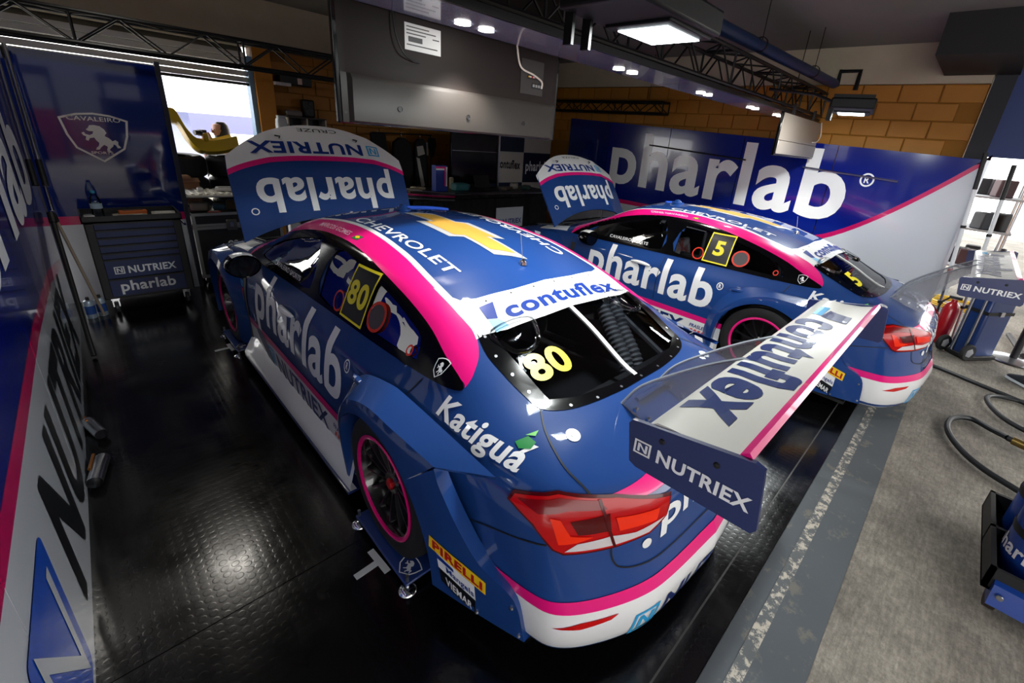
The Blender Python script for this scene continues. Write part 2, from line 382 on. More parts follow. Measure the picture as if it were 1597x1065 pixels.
HOODHOLE = [(-.64, 2.66), (-.35, 2.72), (0, 2.74), (.35, 2.72), (.64, 2.66), (.60, 3.2), (.52, 3.42), (0, 3.55), (-.52, 3.42), (-.60, 3.2)]
WH_R = .415
def keep(c):
    x, y, z = c
    if abs(x) > .6 and z < .86:
        if math.hypot(y - RW[1], z - RW[2]) < WH_R or math.hypot(y - FW[1], z - FW[2]) < WH_R - .01: return False
        if z < RW[2] and (abs(y - RW[1]) < WH_R - .04 or abs(y - FW[1]) < WH_R - .04): return False
    if z > .87 and abs(x) > .5 and (inside((y, z), shrink(FRONTG, -.028)) or inside((y, z), shrink(REARG, -.028))): return False
    if z > .87 and -.5 < y < .05 and inside((x, y), RWI_CUT): return False
    if z > .9 and 1.7 < y < 2.6 and inside((x, y), shrink(WSO, .03)): return False
    if z > .6 and y > 2.6 and inside((x, y), HOODHOLE): return False
    return True
car = thing('race_car', 'blue and magenta race car numbered 80 with its hood open, nearest the camera', 'race car')
CARP = []     # parts are built once in car axes under this car
def mesh_from(name, V, F, m, smooth=True):
    me = bpy.data.meshes.new(name); me.from_pydata(V, [], F); me.materials.append(m)
    bm = bmesh.new(); bm.from_mesh(me); bmesh.ops.delete(bm, geom=[v for v in bm.verts if not v.link_faces], context='VERTS')
    bmesh.ops.remove_doubles(bm, verts=bm.verts, dist=1e-5); bmesh.ops.recalc_face_normals(bm, faces=bm.faces); bm.to_mesh(me); bm.free()
    if smooth: me.shade_smooth(); me.set_sharp_from_angle(angle=R_(50))
    return me
VA = np.array(verts)
kf = [f for f in bfaces if keep(VA[list(f)].mean(0))]
body = obj('body', mesh_from('body', verts, kf, BLUE), car); body['label'] = 'glossy blue body shell'
# inner lining
Gm = np.array(verts); cen = np.array((0, 0, 0))
def offs(p):
    l, n, i, d = BODY.find_nearest(Vector(p)); c = Vector((0, min(max(p[1], -.2), 3.2), .6))
    if n.dot(c - l) < 0: n = -n
    return tuple(Vector(p) + n * .018)
use = sorted({i for f in kf for i in f}); om = {i: k for k, i in enumerate(use)}
obj('cabin_lining', mesh_from('cabin_lining', [offs(verts[i]) for i in use], [tuple(om[i] for i in f) for f in kf], INTD), car)
MIR = []
def mirror(o, name=None):
    me = o.data.copy(); 
    for v in me.vertices: v.co.x = -v.co.x
    me.flip_normals(); c = obj(name or o.name.split('.')[0], me, o.parent)
    return c
def surf(proj, a, b, off=.002):
    o, d = PROJ[proj](a, b); l, n, i, t = BODY.ray_cast(o, d)
    if l is None: l, n, i, t = BODY.find_nearest(o + d * 2.5)
    return l
def band(name, A, B, n, mt, parent, off=.0025):
    """strip laid on the body between two matched 3D polylines"""
    Gd = []
    for a, b in zip(A, B):
        row = []
        for k in range(n + 1):
            p = Vector(a).lerp(Vector(b), k / n); l, nr, i, d = BODY.find_nearest(p)
            o = Vector((0, min(max(l.y, -.3), 3.2), .6)); nr = nr if nr.dot(l - o) > 0 else -nr; row.append(l + nr * off)
        Gd.append(row)
    m = MB(); m.grid(Gd); return m.build(name, mt, parent, smooth=80)
def both(o): mirror(o); return o
# black window surround and panes
for sgn, pr in ((-1, 'L'), (1, 'R')):
    decal('window_surround', poly(WIN), pr, BODY, BLACK, body, .003, .05) if False else None
def ring(outer, holes):
    """polygon with holes tessellated"""
    loops = [[Vector((p[0], p[1], 0)) for p in outer]] + [[Vector((p[0], p[1], 0)) for p in h] for h in holes]
    tri = tessellate_polygon(loops); V = [tuple(p) for p in outer] + [tuple(p) for h in holes for p in h]
    return V, [tuple(t) for t in tri]
WINs = cr(WIN[:-1] + [WIN[-1]], 3, True)
fgs = cr(FRONTG, 3, True); rgs = cr(REARG, 3, True)
o = decal('window_surround', ring(WINs, [fgs, rgs]), 'L', BODY, BLACK, body, .003, .05); o['label'] = 'gloss black window frame'; mirror(o)
for pl, nm in ((shrink(FRONTG, -.02), 'front_side_window'), (shrink(REARG, -.02), 'rear_side_window')):
    o = decal(nm, poly(pl), 'L', BODY, GLSIDE, car, -.004, .06); mirror(o)
o = decal('rear_window', poly(shrink(RWI, -.02)), 'T', BODY, GLS, car, -.004, .05); o['label'] = 'dark rear window'; rwin = o
o = decal('window_border', ring(cr(RWO, 3), [RWI]), 'T', BODY, BLACK, rwin, .003, .05)
for t in range(15):     # rivets round the rear window
    a = [(-.53, -.02), (-.55, -.12), (-.545, -.22), (-.535, -.31), (-.515, -.395), (-.43, -.445), (-.30, -.477), (-.15, -.49), (0, -.493), (.15, -.49), (.30, -.477), (.43, -.445), (.515, -.395), (.535, -.31), (.55, -.12)][t]
    decal('rivet', poly(circ(a[0], a[1], .007, 8)), 'T', BODY, STEEL, rwin, .0045, .1)
decal('windshield', poly(WSO), 'T', BODY, GLSIDE, car, -.004, .08)
decal('windshield_border', ring(shrink(WSO, -.015), [shrink(WSO, .045)]), 'T', BODY, BLACK, body, .003, .06)
# livery bands
yv = [2.47, 2.2, 1.9, 1.6, 1.3, 1.0, .7, .45, .2, .03, -.07, -.125, -.14]
zw = [.885, 1.045, 1.155, 1.233, 1.264, 1.258, 1.222, 1.166, 1.097, 1.03, .995, .978, .968]
xo = [-.70, -.62, -.57, -.50, -.475, -.48, -.505, -.53, -.543, -.552, -.60, -.665, -.70]
cv = cr([(a, b, c) for a, b, c in zip(yv, zw, xo)], 6)
lowp = [surf('L', a, b - .004) for a, b, c in cv]; upp = [surf('T', c, a) for a, b, c in cv]
both(band('roof_stripe', lowp, upp, 8, PINK, body)).__setitem__('label', 'magenta roof edge stripe')
cw = [q for q in cv if -.02 < q[0] < 2.1]
both(band('roof_pinstripe', [surf('T', c - .004, a) for a, b, c in cw], [surf('T', c + .026, a) for a, b, c in cw], 2, WHITE, body, .003))
ban = [(-.545, .36), (-.53, .28), (-.50, .21), (-.43, .18), (-.216, .16)]
ban = ban + [(-x, y) for x, y in ban[::-1]] + [(.553, .15), (.553, .02), (.53, -.02), (.42, -.045), (.2, -.05), (-.2, -.05), (-.42, -.04), (-.53, -.01), (-.553, .02), (-.553, .15)]
banner = decal('window_banner', poly(ban), 'T', BODY, WHITE, rwin, .0035, .03); banner['label'] = 'white sun strip banner'
ctx = decal('lettering', fit(T('contuflex', .034), [(-.37, .0), (.45, -.015), (.46, .085), (-.36, .10)]), 'T', BODY, TXTB, rwin, .005)
decal('emblem', poly([(-.465, .05), (-.42, .03), (-.375, .125), (-.455, .125)]), 'T', BODY, TXTB, rwin, .005)
decal('emblem', poly([(-.475, -.03), (-.40, -.03), (-.415, .025), (-.462, .045)]), 'T', BODY, mat('pale_blue_vinyl', '#8cc3e8', .4), rwin, .005)
for x in (-.40, -.25, -.1, .05, .2, .35): decal('rivet', poly(circ(x, .135 + .02 * abs(x), .006, 8)), 'T', BODY, BLKM, rwin, .005, .1)
# lower side: magenta line and white below, both sides and round the tail
def side_band(z0, z1, ya, yb, mt, nm, off):
    ys = np.linspace(ya, yb, 40); both(band(nm, [surf('L', y, z0) for y in ys], [surf('L', y, z1) for y in ys], 3, mt, body, off))
side_band(.397, .45, 2.42, .50, PINK, 'side_stripe', .0025); side_band(.145, .398, 2.42, .50, WHITE, 'side_panel', .002)
def tail_band(nm, z0, z1, mt, off, n=6):
    Gd = []
    for k in range(NS):
        col = G[k, 3:36]
        if col[12, 1] > -.28 : break
        zz = np.maximum.accumulate(col[:, 2] + np.arange(len(col)) * 1e-7); lo = zz[0] if z0 is None else z0; row = []
        for t in np.linspace(0, 1, n + 1):
            z = lo + (z1 - lo) * t; p = Vector((-np.interp(z, zz, col[:, 0]), np.interp(z, zz, col[:, 1]), z)); l, nr, i, d = BODY.find_nearest(p)
            nr = nr if nr.dot(p - Vector((0, -.1, .45))) > 0 else -nr; row.append(p + nr * off)
        Gd.append(row)
    m = MB(); m.grid(Gd); both(m.build(nm, mt, body, smooth=80))
tail_band('bumper_stripe', .385, .438, PINK, .003); tail_band('bumper_panel', None, .387, WHITE, .0022)
# bumper lower valance under the shell
# seams
def seam(pts, pr='L', w=.006, mir=True):
    o = decal('panel_gap', strip(cr(pts, 5), w), pr, BODY, BLKM, body, .0032, .04)
    if mir: mirror(o)
seam([(-.549, -.394), (-.60, -.47), (-.632, -.55), (-.645, -.63), (-.625, -.73)], 'T')
seam([(1.22, .90), (1.235, .7), (1.23, .47)]); seam([(.069, .93), (.10, .87), (.132, .816), (.19, .80)])
seam([(2.40, .86), (2.42, .7), (2.40, .5)])
seam([(-.30, .55), (-.45, .60), (-.6, .64), (-.68, .655)])
o = decal('panel_gap', strip(cr([(-.60, .64), (-.595, .58), (-.56, .535), (-.45, .51), (-.2, .505), (.2, .505), (.45, .51), (.56, .535), (.595, .58), (.60, .64)], 4), .006), 'B', BODY, BLKM, body, .0032, .04)
# lettering on the doors, roof and quarter
for sgn, pr in ((1, 'L'),):
    decal('lettering', fit(T('pharlab', .024), [(2.11, .435), (.645, .435), (.645, .888), (2.11, .888)]), pr, BODY, TXTW, body, .003)
    decal('lettering', join(strip(circ(.605, .78, .027, 20, .03), .007, True), fit(T('R', .03), [(.617, .764), (.593, .764), (.593, .798), (.617, .798)])), pr, BODY, TXTW, body, .003)
    decal('lettering', fit(T('NUTRIEX', .03), [(1.72, .24), (.88, .25), (.86, .375), (1.76, .375)]), pr, BODY, TXTN, body, .0045)
    decal('emblem', fit(n_logo(), [(1.93, .24), (1.80, .24), (1.80, .375), (1.93, .375)]), pr, BODY, CYAN, body, .0045)
    decal('sticker', fit(T('FRASLE', .03, .2), [(.80, .325), (.655, .325), (.655, .36), (.80, .36)]), pr, BODY, TXTB, body, .0045)
    for k in range(4): decal('sticker', poly([(.80 - k * .04, .275), (.775 - k * .04, .275), (.755 - k * .04, .31), (.78 - k * .04, .31)]), pr, BODY, mat('sticker_stripe_red', '#d8402c', .4), body, .0045)
    decal('sticker', poly([(.815, .185), (.64, .185), (.64, .25), (.815, .25)]), pr, BODY, TXTK, body, .0045)
    decal('sticker', fit(T('FREMAX', .03, .2), [(.80, .197), (.655, .197), (.655, .238), (.80, .238)]), pr, BODY, PIRY, body, .006)
o = decal('lettering', fit(T('CHEVROLET', .012), [(-.435, 1.46), (-.43, .40), (-.355, .40), (-.355, 1.48)]), 'T', BODY, TXTW, body, .003)
o = decal('lettering', fit(T('CHEVROLET', .012), [(.435, .40), (.435, 1.46), (.355, 1.46), (.355, .40)]), 'T', BODY, TXTW, body, .003)
bt = lambda s: [((v - .5) * .27 * s, 1.45 - (.5 + (u - .5) * s) * 1.05) for u, v in BOWTIE]
decal('emblem', poly([(-(v - .5) * .30, 1.475 - u * 1.10) for u, v in BOWTIE]), 'T', BODY, SILV, body, .003).__setitem__('label', 'silver bow tie outline')
decal('emblem', poly([(-(v - .5) * .215, 1.40 - u * .95) for u, v in BOWTIE]), 'T', BODY, GOLD, body, .0045).__setitem__('label', 'gold bow tie badge')
decal('lettering', fit(T('Katiguá', .026), [(-.085, .842), (-.505, .812), (-.515, .884), (-.10, .93)]), 'L', BODY, TXTW, body, .003)
decal('emblem', poly([(-.432, .884), (-.45, .895), (-.488, .888), (-.492, .878), (-.46, .875)]), 'L', BODY, GREEN1, body, .0045)
decal('emblem', poly([(-.44, .896), (-.458, .903), (-.468, .896)]), 'L', BODY, GREEN2, body, .0045)
for s in (-1, 1):
    decal('trunk_pin', poly(circ(s * .533, -.55, .028)), 'T', BODY, WHITE, body, .003); decal('trunk_pin', poly(circ(s * .533, -.55, .009)), 'T', BODY, STEEL, body, .006)
decal('trunk_slot', poly([(-.16, -.585), (.10, -.57), (.13, -.608), (-.16, -.61)]), 'T', BODY, BLKM, body, .003)
MB().tube([surf('T', x, -.578) + Vector((0, 0, .006)) for x in np.linspace(-.16, .12, 8)], .012).build('slot_lip', BLUE, body)
decal('lettering', fit(T('pharlab', .024), [(-.40, .59), (.40, .59), (.40, .745), (-.40, .745)]), 'B', BODY, TXTW, body, .003)
o = decal('trunk_stripe', poly([(-.60, .79), (-.3, .815), (.3, .815), (.60, .79), (.60, .775), (.3, .765), (-.3, .765), (-.5, .765)]), 'B', BODY, PINK, body, .003)
decal('emblem', fit(n_logo(), [(-.50, .17), (-.38, .165), (-.38, .30), (-.50, .30)]), 'B', BODY, CYAN, body, .004)
decal('lettering', fit(T('NUTRIEX', .03), [(-.34, .17), (.40, .17), (.40, .30), (-.34, .30)]), 'B', BODY, TXTN, body, .004)
o = decal('lettering', fit(crest(), [(.045, .955), (-.02, .955), (-.02, 1.02), (.045, 1.02)]), 'L', BODY, TXTW, body, .0045); 
# quarter emblem sits on the black frame
MB().box((0, 0, 0), (.001, .001, .001))
# bumper reflectors
o = decal('reflector', poly([(-.77, .318), (-.70, .345), (-.575, .35), (-.60, .33), (-.70, .312)]), 'B', BODY, mat('reflector_red', '#c81414', .2, coat=1), body, .005); mirror(o)
# tail lamps
kk = lambda p: (.8 * p[0] - .6 * p[1], p[2])
PROJ['K'] = lambda a, b: (Vector((a * .8, -a * .6, b)) - Vector((.6, .8, 0)) * 4, Vector((.6, .8, 0)))
LO = [(-.805, -.53, .765), (-.795, -.54, .785), (-.713, -.652, .811), (-.551, -.774, .784), (-.355, -.876, .735), (-.389, -.885, .689), (-.464, -.873, .652), (-.584, -.823, .64), (-.735, -.72, .638), (-.762, -.70, .652), (-.79, -.63, .723)]
def lampq(name, pts, m, off, parent):
    o = decal(name, poly([kk(p) for p in pts]), 'K', BODY, m, parent, off, .03); return o
def tail_lamp():
    A = [kk(p) for p in LO]; base = lampq('tail_lamp', LO, REDL, .012, car)
    rim_o = decal('lamp_rim', strip(A, .016, True), 'K', BODY, REDD, base, .009, .03)
    subs = [rim_o]
    subs.append(lampq('lamp_reverse_lens', [(-.735, -.72, .646), (-.60, -.81, .648), (-.47, -.87, .658), (-.40, -.884, .692), (-.52, -.85, .675), (-.60, -.80, .682), (-.70, -.74, .672)], LAMPW, .0145, base))
    subs.append(lampq('lamp_dark_segment', [(-.712, -.712, .742), (-.60, -.79, .75), (-.60, -.80, .70), (-.69, -.73, .70)], REDD, .0145, base))
    subs.append(lampq('lamp_dark_segment', [(-.79, -.545, .778), (-.71, -.655, .803), (-.61, -.735, .788), (-.60, -.78, .762), (-.70, -.69, .772), (-.765, -.62, .756)], mat('tail_lamp_mid_red', '#7a0408', .2, spec=.25, coat=.15), .0145, base))
    subs.append(lampq('lamp_light_segment', [(-.757, -.667, .752), (-.735, -.69, .748), (-.715, -.72, .70), (-.66, -.775, .69), (-.70, -.74, .677), (-.745, -.70, .672)], REDO, .016, base))
    subs.append(lampq('lamp_light_segment', [(-.58, -.80, .735), (-.42, -.87, .725), (-.44, -.875, .695), (-.57, -.81, .695)], REDO, .016, base))
    subs.append(lampq('lamp_divider', [(-.61, -.735, .79), (-.60, -.74, .79), (-.588, -.82, .642), (-.598, -.815, .642)], REDD, .0165, base))
    b2 = mirror(base)
    for s_ in subs: c = mirror(s_); c.parent = b2
tail_lamp()
decal('tow_badge', poly(circ(-.465, .60, .02)), 'B', BODY, WHITE, body, .004); decal('tow_badge', poly(circ(.465, .60, .02)), 'B', BODY, WHITE, body, .004)
# ------------------------------------------------------------------ rear flare
Pp = [(-.925, .60, .17), (-.945, .585, .40), (-.965, .53, .58), (-.98, .38, .745), (-.985, .17, .835), (-.98, -.05, .842), (-.96, -.30, .825)]
Rr = [(-.89, .66, .17), (-.90, .65, .42), (-.895, .59, .64), (-.875, .43, .815), (-.86, .20, .875), (-.85, .03, .872), (-.855, -.50, .858)]
Qq = [(-.93, .555, .17), (-.955, .54, .40), (-.975, .475, .58), (-.99, .335, .71), (-.995, .157, .768), (-.99, -.02, .735), (-.985, -.13, .66)]
Pb = [(-.96, -.30, .815), (-.955, -.325, .75), (-.93, -.40, .61), (-.885, -.475, .46), (-.835, -.61, .37), (-.80, -.645, .155)]
Qb = [(-.985, -.13, .66), (-.975, -.175, .58), (-.965, -.21, .49), (-.955, -.23, .40), (-.94, -.235, .28), (-.93, -.235, .165)]
flare = MB()
def loft(m, A, B, n, cn=6, bulge=0):
    a = cr(A, cn); b = cr(B, cn); m.grid([[tuple(np.array(p) * (1 - k / n) + np.array(q) * k / n + np.array((-bulge * math.sin(math.pi * k / n), 0, 0))) for k in range(n + 1)] for p, q in zip(a, b)])
loft(flare, Qq, Pp, 4, bulge=.004); loft(flare, Qb, Pb, 6, bulge=.004); loft(flare, Pp, Rr, 3)
loft(flare, Qq, [(p[0] + .10, p[1], p[2]) for p in Qq], 1); loft(flare, Qb, [(p[0] + .10, p[1], p[2]) for p in Qb], 1)
loft(flare, Pb, [(p[0] + .055, p[1] + .012, p[2]) for p in Pb], 1)
flare.grid([[(-.96, -.30, .825), (-.855, -.50, .858)], [(-.95, -.29, .805), (-.85, -.49, .838)]])
flare.grid([[(-.93, -.235, .165), (-.80, -.645, .155)], [(-.83, -.235, .165), (-.745, -.645, .155)]])
rfl = flare.build('rear_flare', BLUE, car, smooth=30); rfl['label'] = 'bolt-on rear wheel flare'
FB = BVHTree.FromPolygons(flare.v, flare.f)
def fd(m, mt, off=.003): return decal('sticker', m, 'L', FB, mt, rfl, off, .04)
pq = lambda a, b, c, d: [a, b, c, d]
# sponsor stickers stacked on the rear of the flare: BL, BR, TR, TL in (y, z)
S1 = [(-.25, .345), (-.565, .40), (-.57, .455), (-.25, .405)]
fd(poly([(-.25, .412), (-.497, .318), (-.50, .388), (-.26, .48)]), PIRY)
fd(fit(T('PIRELLI', .04), [(-.27, .418), (-.485, .335), (-.487, .38), (-.275, .468)]), PIRR, .0045)
fd(poly([(-.285, .318), (-.45, .247), (-.45, .334), (-.285, .40)]), TXTW)
fd(poly([(-.285, .372), (-.36, .343), (-.36, .36), (-.285, .40)]), TXTB, .0045)
fd(fit(T('Mangels', .02), [(-.325, .307), (-.445, .256), (-.445, .30), (-.325, .35)]), TXTB, .0045)
fd(poly([(-.29, .24), (-.44, .158), (-.45, .245), (-.288, .316)]), TXTK)
fd(fit(T('VIEMAR', .02), [(-.315, .238), (-.43, .178), (-.435, .22), (-.315, .283)]), TXTW, .0045)
for p in ((-.60, .325), (-.625, .18), (-.45, .175)):
    l, n, i, d = FB.ray_cast(Vector((-3, p[0], p[1])), Vector((1, 0, 0)))
    if l: MB().lathe([(0, .008), (.006, .007), (.009, 0)], 8, Matrix.Translation(l) @ Matrix.Rotation(R_(-90), 4, 'Y')).build('screw', STEEL, rfl)
rfr = mirror(rfl)
# front flare
ff = MB(); yc, zc = FW[1], FW[2]
A1 = []; A2 = []; A3 = []
for t in np.linspace(-28, 208, 22):
    a = R_(t); c, s_ = math.cos(a), math.sin(a); drop = max(0, -s_)
    A1.append((-.985 + .03 * (1 - max(0, s_)), yc + .385 * c, zc + .385 * s_)); A2.append((-.97 + .03 * (1 - max(0, s_)), yc + .44 * c, zc + .45 * s_)); A3.append((-.86, yc + .56 * c, min(zc + .50 * s_, .85)))
ff.grid([[a, b, c] for a, b, c in zip(A1, A2, A3)]); ff.grid([[a, (a[0] + .1, a[1], a[2])] for a in A1])
ffl = ff.build('front_flare', BLUE, car, smooth=40); mirror(ffl)
FFB = BVHTree.FromPolygons(ff.v, ff.f)
# sponsor stickers behind the front wheel
for k, (c1, z0, z1) in enumerate((('#3a8fd0', .66, .71), ('#c22030', .58, .65), ('#d9dce2', .50, .575), ('#24407e', .43, .495), ('#d9dce2', .36, .425), ('#b02030', .30, .355), ('#2d6fb5', .22, .295))):
    decal('sticker', poly([(2.475, z0), (2.405, z0), (2.405, z1), (2.475, z1)]), 'L', BODY, mat('sticker_col_%d' % k, c1, .4), body, .006)
decal('cooling_slot', poly([(2.395, .17), (2.33, .17), (2.34, .80), (2.40, .80)]), 'L', BODY, BLKM, body, .0048)
# side skirt
def skirt(sg):
    m = MB(); st = [(2.40, .90, .96, .26), (2.25, .90, .955, .30), (2.05, .90, .95, .27), (1.4, .90, .95, .25), (.75, .90, .945, .26), (.52, .90, .942, .30)]
    Gd = [[(-.885, y, zt), (-.90, y, zt - .01), (-(xo_ - .012), y, .165), (-xo_, y, .14), (-xo_, y, .105), (-.86, y, .10)] for y, xi, xo_, zt in st]
    m.grid(Gd)
    return m.build('side_skirt', WHITE, car, smooth=40)
sk = skirt(-1); sk['label'] = 'white side skirt'; mirror(sk)
e = MB(); e.bb((-.955, .52, .088), (-.80, 2.40, .103)); e = e.build('skirt_edge', NAVY, sk)
# scoop in front of the skirt
o = decal('skirt_scoop', poly(cr([(2.16, .40), (2.02, .43), (1.86, .30), (1.82, .24), (1.95, .25)], 4, True)), 'L', BODY, NAVY, body, .0065)
# ------------------------------------------------------------------ wheels
RT, RR_ = .335, .245
def wheel_proto():
    Mx = Matrix.Rotation(R_(-90), 4, 'Y')      # lathe axis -> -x (outer face)
    m = MB(); m.lathe([(.225, -.13), (.27, -.14), (.315, -.135), (RT, -.105), (RT, .085), (.325, .118), (.30, .128), (.262, .128), (.236, .118)], 48, Mx, close=True)
    w = m.build('wheel', RUB, car, smooth=40)
    w.location = (RW[0] + .128, RW[1], RW[2])
    m = MB(); m.lathe([(.243, .122), (.246, .128), (.236, .131), (.226, .127), (.226, .118)], 48, Mx); m.build('rim_stripe', PINK, w)
    m = MB(); m.lathe([(.240, -.13), (.240, .118), (.228, .122), (.218, .10), (.215, -.10), (.20, -.13)], 40, Mx); m.build('rim', RIMB, w)
    m = MB(); m.lathe([(.0, .085), (.05, .085), (.062, .075), (.065, .03), (.065, -.05), (0, -.05)], 24, Mx); m.build('hub', RIMB, w)
    m = MB(); m.lathe([(.0, .098), (.020, .098), (.026, .092), (.028, .08), (0, .08)], 8, Mx); m.build('hub_nut', REDN, w, smooth=0)
    m = MB(); m.lathe([(.19, -.02), (.19, -.045), (.07, -.045)], 32, Mx); m.build('brake_disc', mat('disc_dark', '#2a2526', .5, metal=.6), w)
    sp = MB()
    Gd = []
    for r, hw, d in ((.05, .011, .078), (.10, .008, .088), (.16, .0075, .095), (.21, .010, .098), (.224, .015, .098)):
        Gd.append([(-d + .022, -hw, r), (-d, -hw * .6, r), (-d, hw * .6, r), (-d + .022, hw, r)])
    sp.grid(Gd); me = sp.mesh('spoke', mat('spoke_satin_black', '#17181d', .3, coat=.4))
    for k in range(14): obj('spoke', me, w, M=Matrix.Rotation(2 * math.pi * k / 14, 4, 'X'))
    return w
w0 = wheel_proto(); w0['label'] = 'black multi-spoke wheel with magenta rim ring'
for p, flip in (((FW[0] + .128, FW[1], FW[2]), 0), ((-RW[0] - .128, RW[1], RW[2]), 1), ((-FW[0] - .128, FW[1], FW[2]), 1)):
    w = w0.copy(); COL.objects.link(w); w.parent = car; w.location = p
    if flip: w.rotation_euler = (0, 0, math.pi)
    for ch in list(w0.children): c = ch.copy(); COL.objects.link(c); c.parent = w
# wheel wells
for (yy) in (RW[1], FW[1]):
    for s in (-1, 1):
        m = MB(); m.grid([[(s * xx, yy + .44 * math.cos(t), .388 + .44 * math.sin(t)) for xx in (.86, .55)] for t in np.linspace(-.6, math.pi + .6, 20)])
        m.add([(s * .55, yy - .45, .1), (s * .55, yy + .45, .1), (s * .55, yy + .45, .82), (s * .55, yy - .45, .82)], [(0, 1, 2, 3)])
        m.build('wheel_well', BLKM, car)
MB().bb((-.80, -.55, .10), (.80, 3.4, .125)).build('floor_pan', BLKM, car)
# rear diffuser / underside of bumper
MB().bb((-.62, -.80, .13), (.62, -.5, .15)).build('diffuser', BLKM, car)
# ------------------------------------------------------------------ rear wing
wing = MB(); prof_t = [(-.945, 1.278), (-.965, 1.292), (-1.0, 1.297), (-1.05, 1.298), (-1.11, 1.306), (-1.165, 1.322)]
prof_b = [(-1.172, 1.312), (-1.11, 1.294), (-1.05, 1.282), (-1.0, 1.276), (-.96, 1.272)]
pr_ = prof_t + prof_b; n = len(pr_)
wing.add([(-.765, y, z) for y, z in pr_] + [(.765, y, z) for y, z in pr_], [(i, (i + 1) % n, n + (i + 1) % n, n + i) for i in range(n)] + [tuple(range(n)), tuple(range(n, 2 * n))[::-1]])
wg = wing.build('rear_wing', mat('wing_white', '#dedcd4', .3, coat=.6), car, smooth=40); wg['label'] = 'cream white rear wing'
g = MB(); g.add([(x, y, z) for x in (-.765, .765) for y, z in ((-1.155, 1.323), (-1.172, 1.337), (-1.182, 1.325), (-1.172, 1.311))], [(0, 1, 2, 3), (4, 7, 6, 5), (0, 4, 5, 1), (1, 5, 6, 2), (2, 6, 7, 3), (3, 7, 4, 0)]); g.build('wing_gurney', PINK, wg)
def wingz(y): return float(np.interp(-y, [-p[0] for p in prof_t], [p[1] for p in prof_t])) + .0015
def wf(m, mt): 
    V, F = cut(m[0], m[1], .02); flat('lettering', (V, F), lambda a, b: (a, b, wingz(b)), mt, wg)
wf(fit(T('contuflex', .034), [(.39, -.962), (-.66, -.962), (-.66, -1.148), (.39, -1.148)]), TXTN)
wf(poly([(.62, -.985), (.47, -.985), (.47, -1.02), (.62, -1.02)]), CYAN); wf(poly([(.58, -1.03), (.46, -1.02), (.41, -1.12), (.52, -1.12)]), TXTN)
EPp = [(-.905, 1.275), (-1.19, 1.329), (-1.21, 1.322), (-1.228, 1.18), (-1.218, 1.165), (-.935, 1.15), (-.915, 1.158), (-.897, 1.262)]
def endplate(s):
    m = MB(); m.prism(EPp, lambda y, z: (s * .765, y, z), lambda y, z: (s * .777, y, z)); e = m.build('wing_endplate', NAVY, wg, smooth=0)
    x = s * .7785 ; sg = -s
    f_ = lambda a, b: (x, a, b)
    L_ = [(-.985, 1.197), (-1.205, 1.209), (-1.206, 1.246), (-.985, 1.234)]; Lg = [(-.922, 1.192), (-.968, 1.196), (-.968, 1.235), (-.922, 1.231)]
    if s > 0: L_ = [L_[1], L_[0], L_[3], L_[2]]
    return e, f_, L_, Lg
for s in (-1, 1):
    e, f_, L_, Lg = endplate(s)
    o = flat('lettering', fit(T('NUTRIEX', .03), L_), f_, TXTW, wg); o2 = flat('emblem', fit(n_logo(), Lg), f_, TXTW, wg)
    for y_, z_ in ((-.99, 1.26), (-1.12, 1.278)): MB().lathe([(0, .005), (.006, .004), (.008, 0)], 8, Matrix.Translation((s * .777, y_, z_)) @ Matrix.Rotation(R_(90 * s), 4, 'Y')).build('screw', BLKM, wg)
# smoked swan-neck pylons
for s in (-1, 1):
    x = s * .14 - .09; PY = cr([(-.55, .905), (-.62, 1.02), (-.74, 1.13), (-.86, 1.225), (-.96, 1.292)], 5) + cr([(-1.07, 1.284), (-.98, 1.20), (-.88, 1.10), (-.80, .97), (-.775, .845)], 5)
    m = MB(); m.prism(PY, lambda y, z: (x - .004, y, z), lambda y, z: (x + .004, y, z)); p_ = m.build('wing_pylon', SMOKE, car, smooth=0)
    MB().tube([(x, y, z) for y, z in PY[:26]], .006, 6).build('pylon_edge', mat('perspex_edge', '#9aa0a8', .3), p_)
    for k in range(3): MB().cyl((x - .012, -.62 - k * .06, .915 - k * .014), (x + .012, -.62 - k * .06, .915 - k * .014), .008, n=8).build('pylon_bolt', STEEL, p_)
# ------------------------------------------------------------------ mirrors, handles, antenna
def mirror_pod(s):
    m = MB(); c = Vector((s * .94, 2.16, .915))
    prof = [(0, .0), (.3, .055), (.7, .075), (1.0, .078)]
    Gd = []
    for t, r in ((0, .02), (.15, .055), (.45, .078), (.8, .082), (1, .078)):
        Gd.append([(c.x + s * 1.3 * r * math.cos(a), c.y + .07 - t * .17, c.z + r * math.sin(a)) for a in np.linspace(0, 2 * math.pi, 21)])
    m.grid(Gd); m.cyl((s * .79, 2.20, .88), (s * .90, 2.17, .90), .02, n=8); o = m.build('door_mirror', BLACK, car, smooth=60)
    m = MB(); m.grid([[(x_, y_, z_ + .003) for x_, y_, z_ in row[3:8]] for row in Gd[1:]]); m.build('mirror_cap', WHITE, o, smooth=60)
    m = MB(); r = Gd[-1]; m.add([(c.x, c.y - .099, c.z)] + [(p[0] * .9 + c.x * .1, p[1] - .001, p[2] * .9 + c.z * .1) for p in r[:-1]], [(0, i + 1, (i + 1) % 20 + 1) for i in range(20)]); m.build('mirror_glass', mat('mirror_dark', '#20242c', .06, metal=.9), o, smooth=0)
mirror_pod(-1); mirror_pod(1)
